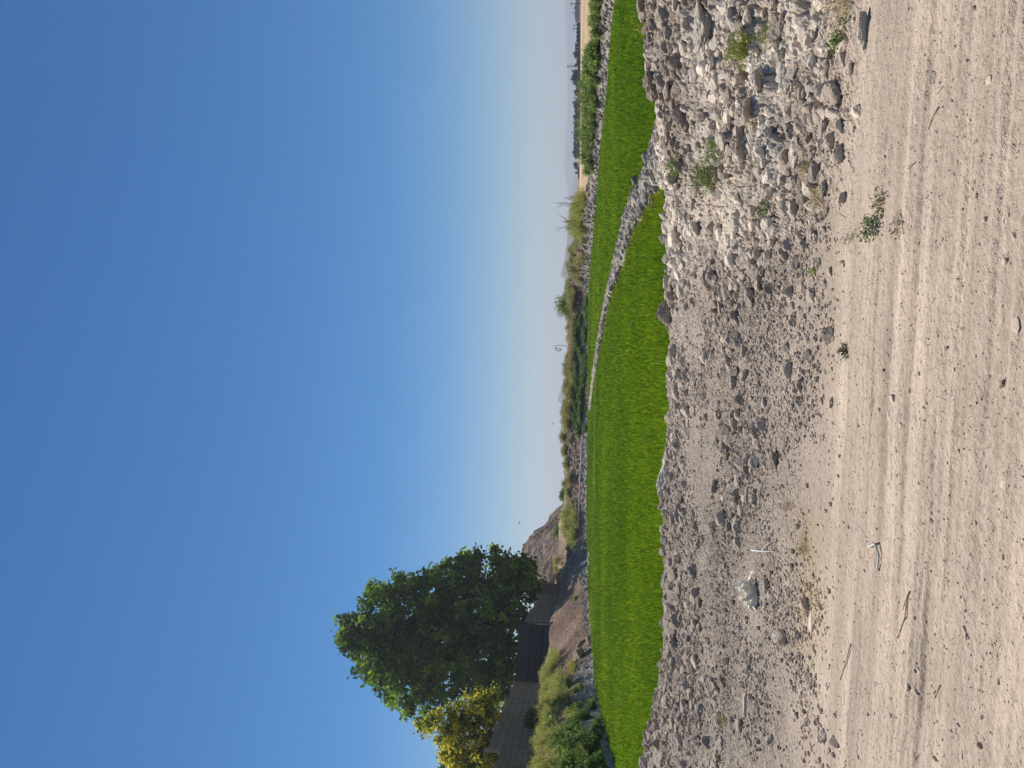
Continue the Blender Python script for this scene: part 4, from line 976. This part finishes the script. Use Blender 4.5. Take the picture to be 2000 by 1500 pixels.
twig([(1762, 338, .0), (1775, 328, .006), (1790, 316, 0)], .004, M['twig'], 'short straw right of the dark leafy weeds')
twig([(1762, 420, .0), (1767, 440, .01), (1766, 458, 0)], .005, M['twig'], 'straw leaning on the nearest dark leafy weed')
twig([(1828, 210, .0), (1822, 228, .008), (1812, 255, 0)], .006, M['twig'], 'forked brown stick on the right part of the track')
twig([(1600, 360, .03), (1612, 385, .05), (1622, 410, .02)], .008, M['twig'], 'brown stick across the rubble rim')
twig([(1345, 940, .03), (1350, 905, .06), (1340, 880, .03)], .008, M['grey_twig'], 'pale curved root on the berm in front of the flat slab')
for i in range(40):
    py = random.uniform(0, 1500); px = random.choice([random.uniform(1540, 1640), random.uniform(1640, 1960), random.uniform(1330, 1540)]); L = random.uniform(8, 24); an_ = random.uniform(0, 6.28)
    twig([(px, py, .002), (px+math.cos(an_)*L*.5, py+math.sin(an_)*L*.5, .008), (px+math.cos(an_)*L, py+math.sin(an_)*L, .002)], .0022*(dist(ground(px, py))/4), random.choice([M['twig'], M['grey_twig']]), 'short pale straw bit lying loose on the ground', 'straw')['group'] = 'loose straw bits'

# crumpled plastic bag
p = ground(1478, 1160); s = .5*42/FOC*dist(p)
V, Fc = ICO[4]; q = V.copy()
def n3(V, f, s_): return fbm(V[:, 0]*f+V[:, 2]*f*.7+s_, V[:, 1]*f-V[:, 2]*f*.5, int(s_), 4)
rad = 1+.55*n3(V, 1.3, 11)-1.0*np.abs(n3(V, 2.3, 17))*2+.34*np.abs(n3(V, 5.0, 23))*2-.3*np.abs(n3(V, 8.5, 29))*2
q = V*rad[:, None]*np.array([1.05, .85, .95]); q[:, 2] = np.maximum(q[:, 2], -.25)
bagr = empty('plastic_bag', p+Vector((0, 0, s*.28)), .35); bo = build('film', q*s*1.15, None, Fc, M['plastic'], bagr, None, False)
# torn tail and handles
b = MB()
for (x0, y0, x1, y1, w_, z1, sd_) in ((.9, -.3, 1.9, -.75, .35, .15, 1), (-.7, -.2, -1.35, -.7, .3, .1, 2), (.5, -.6, .9, -1.4, .22, .05, 3), (.9, .2, 1.6, .5, .25, .35, 4)):
    rr_ = np.random.default_rng(sd_); n_ = 9; Vt = []
    for i in range(n_):
        t = i/(n_-1); cx_, cy_ = x0+(x1-x0)*t, y0+(y1-y0)*t; wv = w_*(1-.5*t)
        for k in (-1, 0, 1): Vt.append(((cx_-k*wv*.5*(y1-y0))*s, (cy_+k*wv*.5*(x1-x0)+.06*math.sin(9*t))*s, (.35*(1-t)+z1*math.sin(t*3)+rr_.uniform(-.08, .08)-.12)*s))
    Qt = [[i*3+k, i*3+k+1, i*3+k+4, i*3+k+3] for i in range(n_-1) for k in range(2)]; b.add(Vt, Qt)
b.build('torn_flap', M['plastic'], bagr, True)
tag(bagr, 'crumpled white plastic bag lying on the grey gravel', 'plastic bag')

# ------------------------------------------------------------------ labels that single out each repeat
LM_NEAR = [(1492, 92, 'the yellow green weed'), (1415, 320, 'the pair of green weeds'), (1690, 70, 'the smooth pale boulder'), (1562, 150, 'the long tilted slab'), (1345, 230, 'the speckled brown clod'), (1620, 340, 'the rubble rim weed'), (1285, 610, 'the knobbly edge clod'), (1282, 945, 'the flat topped edge slab'), (1278, 1336, 'the left edge clod'), (1300, 450, 'the bund corner'), (1466, 1160, 'the plastic bag'), (1400, 1350, 'the large crumbly clod'), (1500, 1077, 'the bleached stick'), (1590, 1212, 'the two toned stone'), (1440, 850, 'the middle gravel heap'), (1500, 560, 'the tiny green seedling'), (1720, 420, 'the leafy track weeds'), (1745, 795, 'the track stone pair'), (1712, 1085, 'the bent stick'), (1924, 1272, 'the reddish brown stone'), (1770, 1342, 'the wedge shaped stone'), (1976, 460, 'the closest brown stone'), (1800, 190, 'the sunken pale stone'), (1958, 945, 'the small brown stone'), (1650, 688, 'the dead looking seedling'), (1280, 1180, 'the middle left berm edge'), (1300, 770, 'the mid berm edge')]
LM_FAR = [(1110, 676, 'the small flag'), (1110, 596, 'the spiky bush'), (1115, 435, 'the left bare branch'), (1120, 395, 'the right bare branches'), (1110, 540, 'the bluish mountain peak'), (1110, 775, 'the second mountain peak'), (1135, 900, 'the pipe middle'), (1130, 1033, 'the pipe end'), (1100, 968, 'the skyline bush'), (1130, 90, 'the small flat roofed house'), (1125, 130, 'the lattice mast'), (1125, 192, 'the pole beside the tall weeds'), (1125, 259, 'the tall thin far pole'), (1125, 322, 'the lone round tree'), (1130, 8, 'the tallest far pole'), (1094, 1040, 'the hill base bush'), (1060, 1165, 'the light wall pillar'), (1075, 1275, 'the black wall bay'), (1108, 1281, 'the large pale rock'), (1060, 1367, 'the third wall post'), (1060, 1418, 'the round blue green bushes'), (1055, 1470, 'the wall step'), (1130, 1500, 'the far left frame edge'), (1140, 1400, 'the left rice corner')]
FARW = {'leafy weeds at the far right of the bank': 'mid green leafy weed', 'leafy weeds in the middle of the right bank': 'dark leafy weed', 'tall weeds on the right bank': 'tall spiky weed', 'low weeds under the tall weeds': 'low green weed', 'feathery shrubs of the right thicket': 'yellow green feathery shrub', 'olive shrubs on the right part of the far bank': 'olive green shrub', 'shrubs by the spiky bush': 'grey green shrub', 'spiky bush stalks': 'tall dark stalk', 'golden tufts by the flag': 'golden grass tuft', 'dense shrubs in the middle of the far bank': 'dense olive shrub', 'dark leafy bushes along the far edge of the rice': 'dark green bush', 'sparse shrubs above the white pipe': 'sparse grey green shrub', 'pale shrubs by the pipe end': 'pale green shrub', 'small shrubs at the foot of the hill': 'small pale shrub', 'feathery shrubs along the wall foot': 'feathery yellow green shrub', 'pale shrubs at the far left of the bank': 'tall pale shrub', 'low shrubs on the left slope': 'low pale shrub', 'dark bushes low on the left bank': 'dark green leafy bush', 'weeds at the foot of the left bank': 'green leafy weed', 'straw tufts on the left bank': 'dry straw tuft', 'straw tufts among the olive shrubs': 'dry straw tuft', 'straw tufts among the right olive shrubs': 'dry straw tuft', 'tree cluster on the plain': 'dark far tree', 'far row of trees': 'small dark far tree', 'trees behind the pale wall': 'tiny far tree', 'trees by the farm buildings': 'small bushy far tree'}
ORD = ['nearest', 'second', 'third', 'fourth', 'fifth', 'sixth', 'seventh', 'eighth', 'ninth', 'tenth', 'eleventh', 'twelfth', 'thirteenth', 'fourteenth', 'fifteenth', 'sixteenth', 'seventeenth', 'eighteenth', 'nineteenth', 'twentieth', 'twentyfirst', 'twentysecond', 'twentythird', 'twentyfourth', 'twentyfifth', 'twentysixth', 'twentyseventh', 'twentyeighth', 'twentyninth', 'farthest']
bpy.context.view_layer.update(); buck = {}
KINDW = {'clods heaped on the right rubble slope': 'pale grey clod', 'clods along the berm edge': 'brown grey berm edge clod', 'clods in the grey gravel': 'brown gravel clod', 'small stones on the dirt track': 'tan track stone', 'loose straw bits': 'short pale straw bit'}
for ob in list(bpy.data.objects):
    g = ob.get('group')
    if not g or ob.parent: continue
    W = ob.location if ob.type == 'EMPTY' or ob.location.length > .01 else Vector(ob.bound_box[0])
    px, py = project(np.array([W.x]), np.array([W.y]), np.array([W.z])); px = float(px[0]); py = float(py[0])
    LM = LM_NEAR if W.y < 14 else LM_FAR; fy = 1.0
    j = min(range(len(LM)), key=lambda i: (LM[i][0]-px)**2*(1 if W.y < 14 else .2)+(LM[i][1]-py)**2)
    dx = px-LM[j][0]; dy = py-LM[j][1]
    if W.y < 14: side_ = ('left of' if dy > 0 else 'right of') if abs(dy) > abs(dx) else ('in front of' if dx > 0 else 'behind')
    else: side_ = 'left of' if dy > 0 else 'right of'
    if g in KINDW:
        adj = KINDW[g]
        if g != 'loose straw bits': adj = ('large ' if ob.scale[0]/dist(W) > {'small stones on the dirt track': .0038}.get(g, .0085) else 'small ')+adj
    else: adj = FARW.get(g, ob['label'])
    buck.setdefault((adj, side_, LM[j][2]), []).append((dx*dx+dy*dy, ob))
for (adj, side_, lm), L in buck.items():
    L.sort(key=lambda a: a[0])
    for i, (_, ob) in enumerate(L):
        ob['label'] = '%s, %s one %s %s' % (adj, ORD[min(i, 29)], side_, lm) if len(L) > 1 else '%s just %s %s' % (adj, side_, lm)

# ------------------------------------------------------------------ haze
b = MB(); b.box(0, 4300, 133, 18400, 9200, 272)
hz = b.build('haze', None); hz.data.materials.clear()
hm = bpy.data.materials.new('haze'); hm.use_nodes = True; t = hm.node_tree; t.nodes.clear()
ou = t.nodes.new('ShaderNodeOutputMaterial'); pv = t.nodes.new('ShaderNodeVolumePrincipled')
pv.inputs['Color'].default_value = (.85, .89, 1.0, 1); pv.inputs['Density'].default_value = .00024; pv.inputs['Anisotropy'].default_value = .2
t.links.new(pv.outputs[0], ou.inputs['Volume']); hz.data.materials.append(hm); tag(hz, 'thin pale summer haze over the plain', 'haze', kind='stuff')
print('objects', len(bpy.data.objects))
